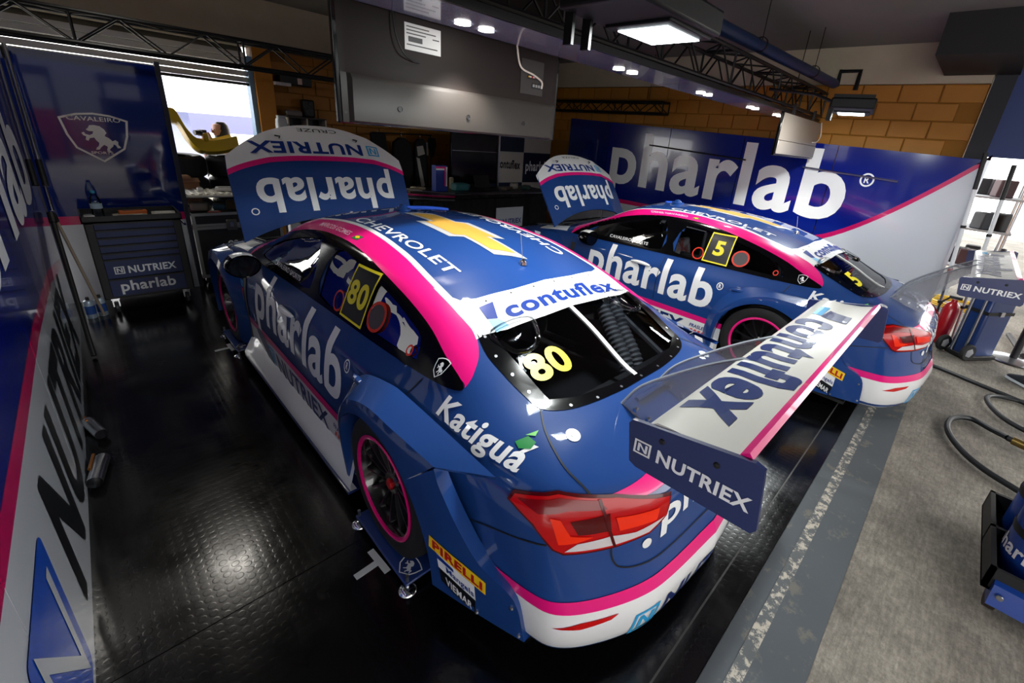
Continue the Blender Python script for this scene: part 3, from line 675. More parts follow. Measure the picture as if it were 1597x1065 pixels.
for s in (-1, 1):
    for yc_, col in ((.39, BLUE), (1.45, TXTW)):
        pts = [surf('L', y, .785 + .012 * math.sin((y - yc_ + .11) / .22 * math.pi)) + Vector((-.012 - .022 * math.sin((y - yc_ + .11) / .22 * math.pi), 0, 0)) for y in np.linspace(yc_ + .11, yc_ - .11, 9)]
        m = MB(); m.tube([(p.x * -s, p.y, p.z) for p in pts], [.008, .013, .016, .017, .018, .018, .017, .014, .008]); m.build('door_handle', col, car)
MB().lathe([(0, .03), (.008, .03), (.012, .022), (.02, .018), (.022, 0)], 12, Matrix.Translation(surf('T', 0, .33))).build('antenna_base', CHROME, car)
MB().cyl(surf('T', 0, .33), surf('T', 0, .33) + Vector((.0, .03, .16)), .0018, n=5).build('antenna_whip', STEEL, car)
m = MB(); l = surf('T', 0, 1.62); m.lathe([(0, .045), (.025, .04), (.05, .015), (.07, .012), (.075, 0)], 16, Matrix.Translation(l) @ Matrix.Scale(.6, 4, (1, 0, 0))); m.build('roof_pod', BLUE, car)
MB().tube([surf('T', x_, 1.80) + Vector((0, 0, .006)) for x_ in np.linspace(.05, .5, 10)], .014).build('roof_vane', mat('bright_blue', '#1d52c8', .4), car)
# number plates on the rear side glass and number on the rear window (car 80 / car 5 versions)
PL = [(.862, .948), (.622, .948), (.632, 1.204), (.852, 1.204)]
def number_set(n, parent_w, tail):
    root = []
    o = decal('number_plate', poly(PL), 'L', BODY, TXTK, parent_w, .006, .05); root.append(o)
    b = decal('number_border', strip(shrink(PL, .006), .011, True), 'L', BODY, YELL, parent_w, .0075, .05); root.append(b)
    q = [(.842, 1.02), (.645, 1.02), (.655, 1.14), (.838, 1.14)] if n == '80' else [(.79, 1.015), (.69, 1.015), (.695, 1.145), (.785, 1.145)]
    root.append(decal('lettering', fit(T(n, .035 if n == '80' else .04), q), 'L', BODY, YELL, parent_w, .008))
    q = [(-.48, -.305), (-.265, -.325), (-.265, -.2), (-.48, -.18)] if n == '80' else [(-.40, -.345), (-.27, -.35), (-.255, -.21), (-.385, -.205)]
    root.append(decal('lettering', fit(T(n, .035 if n == '80' else .04), q), 'T', BODY, YELL, rwin, .0035))
    q = [(-.60, 1.58), (-.588, 1.18), (-.548, 1.20), (-.555, 1.62)]
    root.append(decal('lettering', fit(T('MARCOS GOMES' if n == '80' else 'DENIS NAVARRO', .01), q), 'T', BODY, mat('pale_pink_lettering', '#f6d3e2', .4), body, .0045))
    return root
D80 = number_set('80', body, None)
D5 = number_set('5', body, None)
decal('flag_sticker', poly([(-.59, 1.13), (-.585, 1.07), (-.545, 1.07), (-.55, 1.13)]), 'T', BODY, GREEN1, body, .0045)
decal('flag_sticker', poly([(-.58, 1.10), (-.567, 1.075), (-.553, 1.10), (-.567, 1.125)]), 'T', BODY, PIRY, body, .006)
decal('vent_ring', strip(circ(.53, 1.035, .068, 24, .062), .014, True), 'L', BODY, mat('red_ring', '#d8301c', .35), body, .0075)
decal('vent_mesh', poly(circ(.53, 1.035, .062, 20, .056)), 'L', BODY, mat('vent_mesh_grey', '#4a4348', .6), body, .006)
decal('vent_ring', strip(circ(.215, .99, .018, 16), .008, True), 'L', BODY, mat('red_ring', '#d8301c', .35), body, .0075)
decal('vent_ring', strip(circ(.92, 1.0, .05, 20), .010, True), 'L', BODY, mat('red_ring', '#d8301c', .35), body, .0045)
decal('lettering', fit(T('CAVALEIRO SPORTS', .01), [(1.94, .945), (1.46, .955), (1.46, .985), (1.94, .975)]), 'L', BODY, TXTW, body, .0045)
# rear window fittings: strut, scoops, hoses
pts = [surf('T', -.015, y) + Vector((0, 0, -.008)) for y in np.linspace(-.02, -.475, 12)]
m = MB(); m.grid([[p + Vector((dx, 0, dz)) for dx, dz in ((-.013, 0), (-.013, .012), (.013, .012), (.013, 0), (-.013, 0))] for p in pts]); m.build('window_strut', mat('white_strut', '#d4d6d8', .4), rwin)
for s in (-1, 1):
    sc_ = cr([(s * .49, -.02), (s * .30, -.03), (s * .30, -.10), (s * .37, -.17), (s * .46, -.16), (s * .49, -.10)], 5, True)
    MB().tube([surf('T', a, b) + Vector((0, 0, .008)) for a, b in sc_], .011, 8, True).build('window_scoop', CLEAR, rwin)
    m = MB(); c3 = surf('T', s * .40, -.09); m.add([tuple(c3 + Vector((0, .02, -.06)))] + [tuple(surf('T', a, b)) for a, b in sc_], [(0, i + 1, (i + 1) % len(sc_) + 1) for i in range(len(sc_))]); m.build('scoop_bowl', CLEAR, rwin)
hose_m = mat('ribbed_hose_grey', '#55575c', .6)
for hx in (.30, .39):
    path = cr([(hx, -.02, 1.06), (hx - .03, -.14, .93), (hx - .06, -.27, .80), (hx - .10, -.34, .66), (hx - .1, -.30, .5)], 14); rr = [.036 if k % 2 else .043 for k in range(len(path))]
    MB().tube(path, rr, 12).build('air_hose', hose_m, car)
m = MB(); m.lathe([(0, .08), (.04, .075), (.075, .045), (.085, 0), (.08, -.06), (.06, -.10)], 20, Matrix.Translation((-.12, .12, 1.02))); m.build('headrest', mat('helmet_grey', '#5a5d63', .35), car)
# cabin
cabin = INTD
MB().bb((-.55, -.40, .55), (.55, -.36, .86)).build('rear_bulkhead', cabin, car)
m = MB(); m.grid([[(x_, y_, .60 + .22 * max(0, (.3 - y_) / .7) * 0) for x_ in (-.72, .72)] for y_ in np.linspace(-.4, 2.4, 6)]); m.build('cabin_floor', cabin, car)
m = MB(); m.bb((-.72, 2.05, .60), (.72, 2.40, .86)); m.build('dashboard', BLKM, car, bevel=.03)
seat = MB(); seat.box((-.33, 1.15, .66), (.50, .55, .12)); seat.box((-.33, .88, .92), (.50, .10, .55), Matrix.Rotation(R_(-12), 3, 'X')); 
for s in (-1, 1): seat.box((-.33 + s * .25, .98, .80), (.05, .42, .28)); seat.box((-.33 + s * .21, .88, 1.10), (.06, .20, .18))
seat.build('driver_seat', mat('seat_black', '#17181c', .7), car, bevel=.02)
m = MB(); m.box((-.40, 1.28, .90), (.28, .10, .26), Matrix.Rotation(R_(-15), 3, 'X')); m.box((-.33, 1.33, .78), (.16, .2, .10)); m.build('harness_pad', mat('harness_white', '#d5d6da', .6, noise=(9, .06, '#c0605f')), car, bevel=.02)
m = MB(); m.lathe([(.135, -.012), (.15, 0), (.135, .012), (.122, 0)], 24, Matrix.Translation((-.36, 1.78, .86)) @ Matrix.Rotation(R_(70), 4, 'X'), close=True); m.box((-.36, 1.79, .86), (.24, .02, .06)); m.build('steering_wheel', BLKM, car)
for pts, nm in (([(-.60, .15, .5), (-.57, .25, 1.08), (-.52, .45, 1.17), (.52, .45, 1.17), (.57, .25, 1.08), (.60, .15, .5)], 0), ([(-.72, 2.3, .6), (-.62, 1.95, 1.10), (-.53, 1.5, 1.22), (-.52, .45, 1.17)], 0), ([(.72, 2.3, .6), (.62, 1.95, 1.10), (.53, 1.5, 1.22), (.52, .45, 1.17)], 0), ([(-.52, .45, 1.15), (.55, .3, .6)], 0), ([(.52, .45, 1.15), (-.55, .3, .6)], 0), ([(-.70, 2.2, .7), (-.68, 1.2, .78), (-.6, .3, .7)], 0), ([(-.52, .45, 1.15), (-.48, -.35, .82)], 0), ([(.52, .45, 1.15), (.48, -.35, .82)], 0), ([(-.66, .95, .6), (-.60, .95, 1.18)], 0)):
    MB().tube(pts, .02, 8).build('roll_cage_tube', mat('cage_grey', '#34363c', .5), car)
MB().tube(cr([(-.45, 1.55, 1.15), (-.5, 1.45, 1.0), (-.48, 1.35, .95), (-.52, 1.25, 1.02)], 6), .012).build('drink_tube', CLEAR, car)
# engine bay
MB().bb((-.60, 2.72, .35), (.60, 3.5, .55)).build('engine_tray', BLKM, car)
m = MB(); m.bb((-.30, 2.8, .55), (.30, 3.3, .74)); 
for s in (-1, 1): m.cyl((s * .2, 2.85, .74), (s * .2, 3.25, .74), .06); m.cyl((s * .45, 2.9, .55), (s * .45, 2.9, .84), .05)
m.build('engine', DARK, car, bevel=.01)
MB().tube([(-.62, 2.75, .86), (-.4, 3.2, .80), (0, 3.45, .76), (.4, 3.2, .80), (.62, 2.75, .86)], .02).build('engine_brace', STEEL, car)
MB().tube([(x_, y_, surf('T', x_, y_).z + .002) for x_, y_ in HOODHOLE], .012, 6, True).build('hood_seal', BLKM, car)
o = decal('headlamp', poly([(-.76, 3.25), (-.62, 3.22), (-.52, 3.44), (-.62, 3.5)]), 'T', BODY, CHROME, car, .006); mirror(o)
o = decal('fender_stripe', poly([(-.80, 2.55), (-.68, 2.6), (-.66, 3.0), (-.80, 3.0)]), 'T', BODY, WHITE, body, .003); mirror(o)
# nose splitter
m = MB(); m.prism([(-.88, 3.2), (-.80, 3.62), (-.4, 3.88), (.4, 3.88), (.80, 3.62), (.88, 3.2)], lambda x, y: (x, y, .085), lambda x, y: (x, y, .105)); m.build('splitter', BLKM, car)
# ------------------------------------------------------------------ open hood
def hood(parent, lean, name_parts=True, yh=2.72, zh=.93, LEN=1.0, col=BLUE):
    a = R_(lean); d = Vector((0, math.sin(a), math.cos(a))); nn = Vector((0, -math.cos(a), math.sin(a)))
    def half(b): return float(np.interp(b, [0, .3, .55, .72, .85, 1.0], [.755, .755, .75, .715, .63, .36]))
    def S_(x, b, off=0.0):
        u = x / .76; k = -.075 * u * u - .10 * max(0, (b - .55) / .45) ** 2 + .012 * math.exp(-((abs(x) - .45) / .05) ** 2)
        return Vector((x, yh, zh)) + d * (b * LEN) + nn * (k + off)
    def bot(u): return .155 * (1 - abs(u) ** 2.2)
    def top(u): return 1.0 - .30 * abs(u) ** 2.4
    N = 36; Mr = 26; Gt = []; Gb = []
    for i in range(N + 1):
        u = -1 + 2 * i / N; rt = []; rb = []
        for j in range(Mr + 1):
            b = bot(u) + (top(u) - bot(u)) * j / Mr; x = u * (.76 - .05 * max(0, (b - .6) / .4)); rt.append(S_(x, b)); rb.append(S_(x, b, -.018))
        Gt.append(rt); Gb.append(rb)
    m = MB(); m.grid(Gt); m.grid(Gb)
    for A, B in ((Gt[0], Gb[0]), (Gt[-1], Gb[-1]), ([r[0] for r in Gt], [r[0] for r in Gb]), ([r[-1] for r in Gt], [r[-1] for r in Gb])): m.grid([[p, q] for p, q in zip(A, B)])
    h = m.build('hood', col, parent, smooth=50); h['label'] = 'open hood seen from behind'
    def hd(nm, mm, mt, off=.003, lab=None):
        V, F = cut(mm[0], mm[1], .03); return flat(nm, (V, F), lambda x, b: S_(x, b, off), mt, h, lab)
    def xl(u, b): return u * (.76 - .05 * max(0, (b - .6) / .4))
    us = np.linspace(-1, 1, 41); sb = lambda u: .655 - .11 * abs(u) ** 3.5
    lo = [(xl(u, sb(u)), sb(u)) for u in us]; hi = [(xl(u, sb(u) + .045), sb(u) + .045) for u in us]; tp = [(xl(u, top(u)), top(u)) for u in us]
    V = [p for t in zip(lo, hi) for p in t]; hd('hood_stripe', (V, [(2 * i, 2 * i + 2, 2 * i + 3, 2 * i + 1) for i in range(40)]), PINK, .004)
    V = [p for t in zip(hi, tp) for p in t]; hd('hood_panel', (V, [(2 * i, 2 * i + 2, 2 * i + 3, 2 * i + 1) for i in range(40)]), WHITE, .003)
    hd('lettering', fit(T('pharlab', .024), [(.59, .60), (-.60, .60), (-.60, .215), (.59, .215)]), TXTW, .004)
    hd('lettering', fit(T('NUTRIEX', .03), [(.36, .83), (-.58, .83), (-.58, .72), (.36, .72)]), TXTB, .0055)
    hd('emblem', fit(n_logo(), [(.53, .82), (.41, .825), (.41, .72), (.53, .72)]), CYAN, .0055)
    hd('lettering', fit(T('CRUZE', .0), [(.17, .965), (-.17, .965), (-.17, .93), (.17, .93)]), TXTK, .0055)
    hd('lettering', strip(circ(-.64, .24, .025), .008, True), TXTW, .004)
    for x in (-.33, .33): MB().tube([S_(x, .86, .0), S_(x, .865, .03), S_(x - .04, .87, .035)], .006, 6).build('hood_pin', BLKM, h)
    for x in (-.4, .4): MB().cyl(S_(x, .35, -.02), (x, yh + .25, .80), .008, n=6).build('hood_strut', STEEL, h)
    return h
# ------------------------------------------------------------------ the second car shares the parts
car5 = copy_tree(car)
car5.location = (3.127, -.514, 0); car5['label'] = 'blue and magenta race car numbered 5 parked beside the lettered blue wall'
def drop(names_src, root):
    md = {o.data for o in names_src} if not isinstance(names_src, set) else names_src
    for q in [k for k in root.children_recursive if k.data in md]: bpy.data.objects.remove(q)
D5 = {o.data for o in D5}; D80 = {o.data for o in D80}
drop(D5, car); drop(D80, car5)
hood(car, 22); hood(car5, 34)
tag(car, group='race cars in the garage'); tag(car5, group='race cars in the garage')
# ================================================================== THE GARAGE
def tex(m):
    nt = m.node_tree; return nt, nt.nodes['Principled BSDF'], nt.nodes.new('ShaderNodeTexCoord')
def N(nt, t, **k):
    n = nt.nodes.new(t)
    for a, b in k.items():
        if a in n.inputs: n.inputs[a].default_value = b
        else: setattr(n, a, b)
    return n
def concrete():
    m = mat('worn_concrete', '#7d7a72', .75); nt, b, tc = tex(m); L = nt.links.new
    n1 = N(nt, 'ShaderNodeTexNoise', Scale=1.3, Detail=8.0, Roughness=.7); n2 = N(nt, 'ShaderNodeTexNoise', Scale=38.0, Detail=6.0, Roughness=.8)
    mp = N(nt, 'ShaderNodeMapping'); mp.inputs['Rotation'].default_value = (0, 0, R_(35)); mp.inputs['Scale'].default_value = (1, 7, 1)
    n3 = N(nt, 'ShaderNodeTexNoise', Scale=9.0, Detail=8.0, Roughness=.75)
    L(tc.outputs['Object'], n1.inputs['Vector']); L(tc.outputs['Object'], n2.inputs['Vector']); L(tc.outputs['Object'], mp.inputs['Vector']); L(mp.outputs['Vector'], n3.inputs['Vector'])
    r1 = N(nt, 'ShaderNodeValToRGB'); e = r1.color_ramp.elements; e[0].position = .32; e[0].color = srgb('#5d5952'); e[1].position = .72; e[1].color = srgb('#989286')
    L(n1.outputs['Fac'], r1.inputs['Fac'])
    mx = N(nt, 'ShaderNodeMix', data_type='RGBA', blend_type='OVERLAY'); mx.inputs['Factor'].default_value = .95; L(r1.outputs['Color'], mx.inputs['A']); L(n2.outputs['Fac'], mx.inputs['B'])
    mx2 = N(nt, 'ShaderNodeMix', data_type='RGBA', blend_type='OVERLAY'); mx2.inputs['Factor'].default_value = .85; L(mx.outputs['Result'], mx2.inputs['A']); L(n3.outputs['Fac'], mx2.inputs['B'])
    L(mx2.outputs['Result'], b.inputs['Base Color'])
    bp = N(nt, 'ShaderNodeBump', Strength=.25, Distance=.004); L(n2.outputs['Fac'], bp.inputs['Height']); L(bp.outputs['Normal'], b.inputs['Normal'])
    return m
def worn_paint(name, col, under, thr, scale):
    m = mat(name, col, .7); nt, b, tc = tex(m); L = nt.links.new
    n1 = N(nt, 'ShaderNodeTexNoise', Scale=scale, Detail=9.0, Roughness=.75); L(tc.outputs['Object'], n1.inputs['Vector'])
    r = N(nt, 'ShaderNodeValToRGB'); e = r.color_ramp.elements; e[0].position = thr - .03; e[0].color = srgb(under); e[1].position = thr + .03; e[1].color = srgb(col)
    L(n1.outputs['Fac'], r.inputs['Fac']); L(r.outputs['Color'], b.inputs['Base Color']); return m
def stud_rubber():
    m = mat('studded_black_rubber', '#060607', .2, spec=.6); nt, b, tc = tex(m); L = nt.links.new
    v = N(nt, 'ShaderNodeTexVoronoi', Scale=26.0, Randomness=.12); L(tc.outputs['Object'], v.inputs['Vector'])
    r = N(nt, 'ShaderNodeValToRGB'); e = r.color_ramp.elements; e[0].position = .34; e[0].color = (1, 1, 1, 1); e[1].position = .42; e[1].color = (0, 0, 0, 1)
    L(v.outputs['Distance'], r.inputs['Fac'])
    bp = N(nt, 'ShaderNodeBump', Strength=.08, Distance=.0015); L(r.outputs['Color'], bp.inputs['Height'])
    n = N(nt, 'ShaderNodeTexNoise', Scale=3.0, Detail=8.0, Roughness=.7); L(tc.outputs['Object'], n.inputs['Vector'])
    rr = N(nt, 'ShaderNodeMapRange'); rr.inputs['From Min'].default_value = .3; rr.inputs['From Max'].default_value = .7; rr.inputs['To Min'].default_value = .10; rr.inputs['To Max'].default_value = .28
    L(n.outputs['Fac'], rr.inputs['Value']); L(rr.outputs['Result'], b.inputs['Roughness'])
    n4 = N(nt, 'ShaderNodeTexNoise', Scale=160.0, Detail=2.0); L(tc.outputs['Object'], n4.inputs['Vector'])
    r4 = N(nt, 'ShaderNodeValToRGB'); e = r4.color_ramp.elements; e[0].position = .70; e[0].color = srgb('#070708'); e[1].position = .80; e[1].color = srgb('#3a3a3a'); L(n4.outputs['Fac'], r4.inputs['Fac']); L(r4.outputs['Color'], b.inputs['Base Color'])
    L(bp.outputs['Normal'], b.inputs['Normal']); return m
def struct(name, m, mt, smooth=0, parent=None, bevel=0):
    o = m.build(name, mt, parent, smooth=smooth, bevel=bevel)
    if parent is None: o['kind'] = 'structure'
    return o
struct('floor', MB().bb((-9, -14, -.08), (20, 16, -.012)), concrete())
band_m = worn_paint('blue_grey_floor_paint', '#4f555a', '#6a6862', .42, 6.0); line_m = worn_paint('worn_white_line', '#b9b2a4', '#5a5e60', .53, 24.0)
struct('trim_1', MB().bb((-9, -1.44, -.0125), (9, -1.135, -.008)), band_m); struct('trim_2', MB().bb((-9, -1.262, -.0085), (9, -1.21, -.0065)), line_m)
rub = stud_rubber(); fm = None
mats_root = bpy.data.objects.new('floor_mat', None); COL.objects.link(mats_root); mats_root['kind'] = 'structure'
ed = [-1.135, .30, 6.3]
for k in range(2): MB().bb((-2.3, ed[k] + .002, -.012), (5.6, ed[k + 1] - .002, 0)).build('mat_roll', rub, mats_root, smooth=0)
MB().bb((-2.3, -1.02, 0), (5.6, -1.012, .0015)).build('mat_edge_strip', mat('mat_scuffed_edge', '#4a4a48', .5), mats_root, smooth=0)
# walls, beam, ceiling
YEL = mat('yellow_wall_paint', '#9a640b', .6, bump=(30, .25), noise=(2.5, .35, '#a86e12')); MORT = mat('yellow_mortar', '#8a5a0c', .8)
BEIGE = mat('beige_beam_paint', '#b5ab97', .8, noise=(3, .3, '#a89d88')); CEIL = mat('ceiling_paint', '#84847f', .85, noise=(1.2, .3, '#777772'))
struct('ceiling', MB().bb((-7, -1.3, 3.3), (6.2, 8.5, 3.42)), CEIL)
struct('added_canopy', MB().bb((-16, -6.0, 3.5), (22, -1.25, 3.62)), mat('added_canopy_soffit', '#6d6e70', .8))  # unseen roof added over the apron to cut skylight and darken reflections
struct('added_pit_wall', MB().bb((-30, -12.4, 0), (36, -12.0, 1.15)), mat('added_pit_wall_paint', '#8c8a86', .7, noise=(.35, .05, '#a3452c')))  # low wall added out of view to break up the sky in reflections
ps = bpy.data.objects.new('added_pit_stand', None); COL.objects.link(ps); ps['kind'] = 'structure'  # unseen stands, added so the gloss panels mirror dark and coloured shapes
for k in range(9):
    x = -13 + k * 3.1; dk = mat('added_stand_dark', '#17181c', .6); w_ = random.uniform(1.9, 2.5)
    MB().bb((x, -10.4, 2.35), (x + w_, -8.6, 2.55)).build('added_stand_roof', dk, ps, smooth=0); MB().bb((x, -10.4, 0), (x + w_, -10.3, random.uniform(1.4, 2.0))).build('added_stand_screen', mat('added_stand_col_%d' % (k % 3), ('#a8401f', '#22252c', '#8d8f94')[k % 3], .6), ps, smooth=0)
    for q in (x + .05, x + w_ - .05): MB().cyl((q, -8.7, 0), (q, -8.7, 2.4), .05, n=8).build('added_stand_leg', dk, ps)
    MB().bb((x + .3, -9.6, 0), (x + w_ - .5, -9.0, random.uniform(.8, 1.2))).build('added_stand_crate', mat('added_stand_col_%d' % ((k + 1) % 3), ('#a8401f', '#22252c', '#8d8f94')[(k + 1) % 3], .6), ps, smooth=0)
struct('added_grandstand', MB().bb((-60, -42, 0), (70, -40, 9)), mat('added_grandstand_grey', '#5f6064', .8))  # unseen block added behind the camera to hold back low sky
struct('pit_lane', MB().bb((-40, -40, -.10), (45, -13, -.06)), mat('asphalt', '#4a4a4a', .8))
struct('paddock_ground', MB().bb((-20, 6.9, -.011), (20, 40, -.005)), mat('paddock_concrete', '#a8a6a0', .8))
wr = struct('wall_right', MB().bb((5.66, -1.05, 0), (5.85, 8, 2.87)), MORT)
me = MB().box((0, 0, 0), (.03, .388, .188)).mesh('brick', YEL, 0)
k = 0
for r in range(5):
    for c in range(24):
        y = -1.05 + .2 * (r % 2) + c * .40 + .2; z = 1.97 + r * .20
        if y + .2 > 8: continue
        o = obj('brick', me, wr, bevel=.006); o.location = (5.655 - random.uniform(0, .004), y, z)
struct('trim_3', MB().bb((5.58, -1.05, 2.87), (5.85, 8, 3.3)), BEIGE)
wb = struct('wall_back', MB().bb((.62, 6.56, 0), (5.7, 6.7, 2.8)), MORT)
for r in range(14):
    for c in range(13):
        x = .66 + .2 * (r % 2) + c * .40 + .2; z = .10 + r * .20
        if x + .2 > 5.7: continue
        o = obj('brick', me, wb, bevel=.006, M=Matrix.Translation((x, 6.556, z)) @ Matrix.Rotation(R_(90), 4, 'Z'))
struct('trim_4', MB().bb((.42, 6.42, 0), (.64, 6.7, 2.8)), mat('yellow_pilaster', '#b5750f', .6))
struct('trim_5', MB().bb((-7, 6.35, 2.72), (5.7, 6.7, 3.3)), BEIGE)
struct('trim_6', MB().bb((.36, 6.48, 0), (.42, 6.66, 2.6)), mat('pale_blue_jamb', '#6f9cc8', .5))
struct('wall_left', MB().bb((-7.1, -1.2, 0), (-6.9, 6.7, 3.3)), BEIGE)
struct('wall_back_left', MB().bb((-7, 6.5, 0), (-3.2, 6.7, 3.3)), BEIGE)
# rolled-up shutter over the back opening
sh = bpy.data.objects.new('door_1', None); COL.objects.link(sh); sh['kind'] = 'structure'
shm = mat('shutter_slat_white', '#d4d5d2', .5); me = MB().bb((-3.2, -.012, -.035), (.36, .012, .035)).mesh('shutter_slat', shm, 0)
for k in range(5): o = obj('shutter_slat', me, sh, bevel=.008); o.location = (0, 6.55 + .004 * (k % 2), 2.30 + k * .078)
MB().bb((-3.2, 6.52, 2.225), (.36, 6.58, 2.262)).build('shutter_bottom_bar', DARK, sh, smooth=0)
MB().cyl((-3.2, 6.75, 2.62), (.36, 6.75, 2.62), .12, n=20).build('shutter_roll', mat('shutter_roll_grey', '#55524c', .6), sh)
# shutter box over the front opening, right end
sb = bpy.data.objects.new('door_2', None); COL.objects.link(sb); sb['kind'] = 'structure'
MB().bb((4.35, -1.25, 2.95), (6.1, -.62, 3.6)).build('shutter_box', mat('shutter_box_dark', '#08090b', .7), sb, smooth=0)
struct('trim_8', MB().bb((5.62, -2.1, 2.12), (5.72, -1.24, 3.4)), mat('blue_fascia_paint', '#0b2a6a', .5))
struct('trim_7', MB().bb((5.60, -1.24, 0), (5.72, -1.06, 3.3)), mat('dark_guide_paint', '#070b18', .6))
# ------------------------------------------------------------------ printed wall panels
PBLUE = mat('panel_blue_gloss', '#081b7a', .14, coat=.4); PWHITE = mat('panel_white_gloss', '#c9cdd6', .2, coat=.5); PNAVY = mat('panel_navy_gloss', '#0a2068', .06, coat=.5); PPINK = mat('panel_magenta', '#c20a5c', .25, coat=.5)
def shell(poly_, o3, u3, n3, th, name, mt, parent):
    m = MB(); m.prism(poly_, lambda a, b: o3 + u3 * a + Vector((0, 0, b)), lambda a, b: o3 + u3 * a + Vector((0, 0, b)) - n3 * th); return m.build(name, mt, parent, smooth=0)
def panel_set(name, label, cat, o3, u3, n3):
    t = thing(name, label, cat, o3); 
    return t, Vector((0, 0, 0))
# right wall: a = distance from the far end towards the camera side
rp = thing('wall_banner', 'long blue gloss banner wall lettered pharlab behind race car 5', 'banner', (5.5, 4.95, 0))
u = Vector((0, -1, 0)); nn = Vector((-1, 0, 0)); o3 = Vector((0, 0, 0))
topz = lambda a: 2.30 - .22 * a / 6.25
pieces = [(0, .98), (.99, 2.25), (2.26, 3.5), (3.51, 4.75), (4.76, 6.25)]
def pinkz(a): return .86 + (.0 if a < 4.9 else 0) + max(0, a - 4.75) ** 1.35 * .70
for a0, a1 in pieces:
    xs = np.linspace(a0, a1, 14)
    shell([(a0, topz(a0)), (a1, topz(a1))] + [(x, pinkz(x) + .07) for x in xs[::-1]], o3, u, nn, .02, 'blue_panel', PBLUE if a0 > .5 else PNAVY, rp)
    shell([(x, pinkz(x) + .07) for x in xs] + [(x, pinkz(x)) for x in xs[::-1]], o3, u, nn, .02, 'magenta_stripe', PPINK, rp)
    shell([(x, pinkz(x)) for x in xs] + [(a1, .02), (a0, .02)], o3, u, nn, .02, 'white_panel', PWHITE, rp)
pf = lambda a, b: o3 + u * a + nn * .003 + Vector((0, 0, b))
flat('lettering', fit(T('pharlab', .024), [(1.10, .93), (5.0, .87), (5.0, 2.07), (1.10, 2.13)]), pf, TXTW, rp, 'white pharlab lettering')
flat('lettering', join(strip(circ(5.18, 1.74, .07, 24, .075), .02, True), fit(T('R', .03), [(5.15, 1.70), (5.21, 1.70), (5.21, 1.78), (5.15, 1.78)])), pf, TXTW, rp)
MB().bb((-.03, -6.25, -.0), (.02, -6.22, 2.08)).build('end_frame', STEEL, rp, smooth=0)
MB().tube([(-.035, -1.9, 1.93), (-.035, -3.6, 1.84)], .012, 6).build('tension_bar', DARK, rp); MB().tube([(-.035, -4.4, 1.82), (-.035, -5.5, 1.76)], .012, 6).build('tension_bar', STEEL, rp)
# left wall panel
A0 = Vector((-1.945, -1.30, 0)); B0 = Vector((-1.842, 4.13, 0)); ul = (B0 - A0).normalized(); nl = Vector((ul.y, -ul.x, 0)); LL = (B0 - A0).length
lp = thing('wall_banner', 'blue, magenta and white banner wall lettered NUTRIEX along the left edge', 'banner', A0)
def pz(a): return float(np.interp(a, [0, 1.2, 3.0, 4.2, 5.0, 5.43], [.78, .81, .80, .72, .58, .50]))
z0 = Vector((0, 0, 0))
for a0, a1 in ((0, 1.30), (1.305, 2.70), (2.705, 4.05), (4.055, LL)):
    xs = np.linspace(a0, a1, 12)
    shell([(a0, 2.15), (a1, 2.15)] + [(x, pz(x) + .085) for x in xs[::-1]], z0, ul, nl, .03, 'blue_panel', PBLUE, lp)
    shell([(x, pz(x) + .085) for x in xs] + [(x, pz(x)) for x in xs[::-1]], z0, ul, nl, .03, 'magenta_stripe', PPINK, lp)
    shell([(x, pz(x)) for x in xs] + [(a1, .0), (a0, .0)], z0, ul, nl, .03, 'white_panel', PWHITE, lp)
lf = lambda a, b: ul * a + nl * .003 + Vector((0, 0, b))
flat('lettering', fit(T('NUTRIEX', .03), [(1.93, .08), (4.75, .07), (4.75, .64), (1.90, .67)]), lf, TXTK, lp, 'black NUTRIEX lettering')
flat('emblem', poly(rrect(1.18, .05, 1.70, .645, .04)), lf, mat('emblem_blue', '#0d4fc4', .25, coat=.5), lp, 'blue square emblem')
flat('emblem', join(strip([(1.27, .14), (1.27, .56), (1.61, .14), (1.61, .56)], .05)), lambda a, b: lf(a, b) + nl * .0015, PWHITE, lp)
flat('lettering', fit(T('pharlab', .024), [(.6, .98), (4.9, .98), (4.9, 1.9), (.6, 1.9)]), lf, TXTW, lp)
for p, q in ((.95, 3.25), (.62, 2.75)):
    pass
# steel feet of the left panel
ft = thing('panel_foot', 'short steel tube foot of the left banner, further from camera', 'foot', (-1.86, 2.05, 0)); MB().cyl((0, .10, .035), (.05, -.10, .035), .03, n=16, caps=False).build('tube', STEEL, ft); MB().cyl((-.01, .14, .05), (.0, .06, .06), .008, n=6).build('pin', mat('copper_pin', '#b0713a', .4, metal=1), ft)
ft = thing('panel_foot', 'short steel tube foot of the left banner, nearer to camera', 'foot', (-1.85, 1.58, 0)); MB().cyl((.03, .11, .035), (-.01, -.10, .035), .033, n=16, caps=False).build('tube', STEEL, ft); MB().cyl((-.0, .15, .05), (-.02, .0, .06), .008, n=6).build('pin', mat('copper_pin', '#b0713a', .4, metal=1), ft)
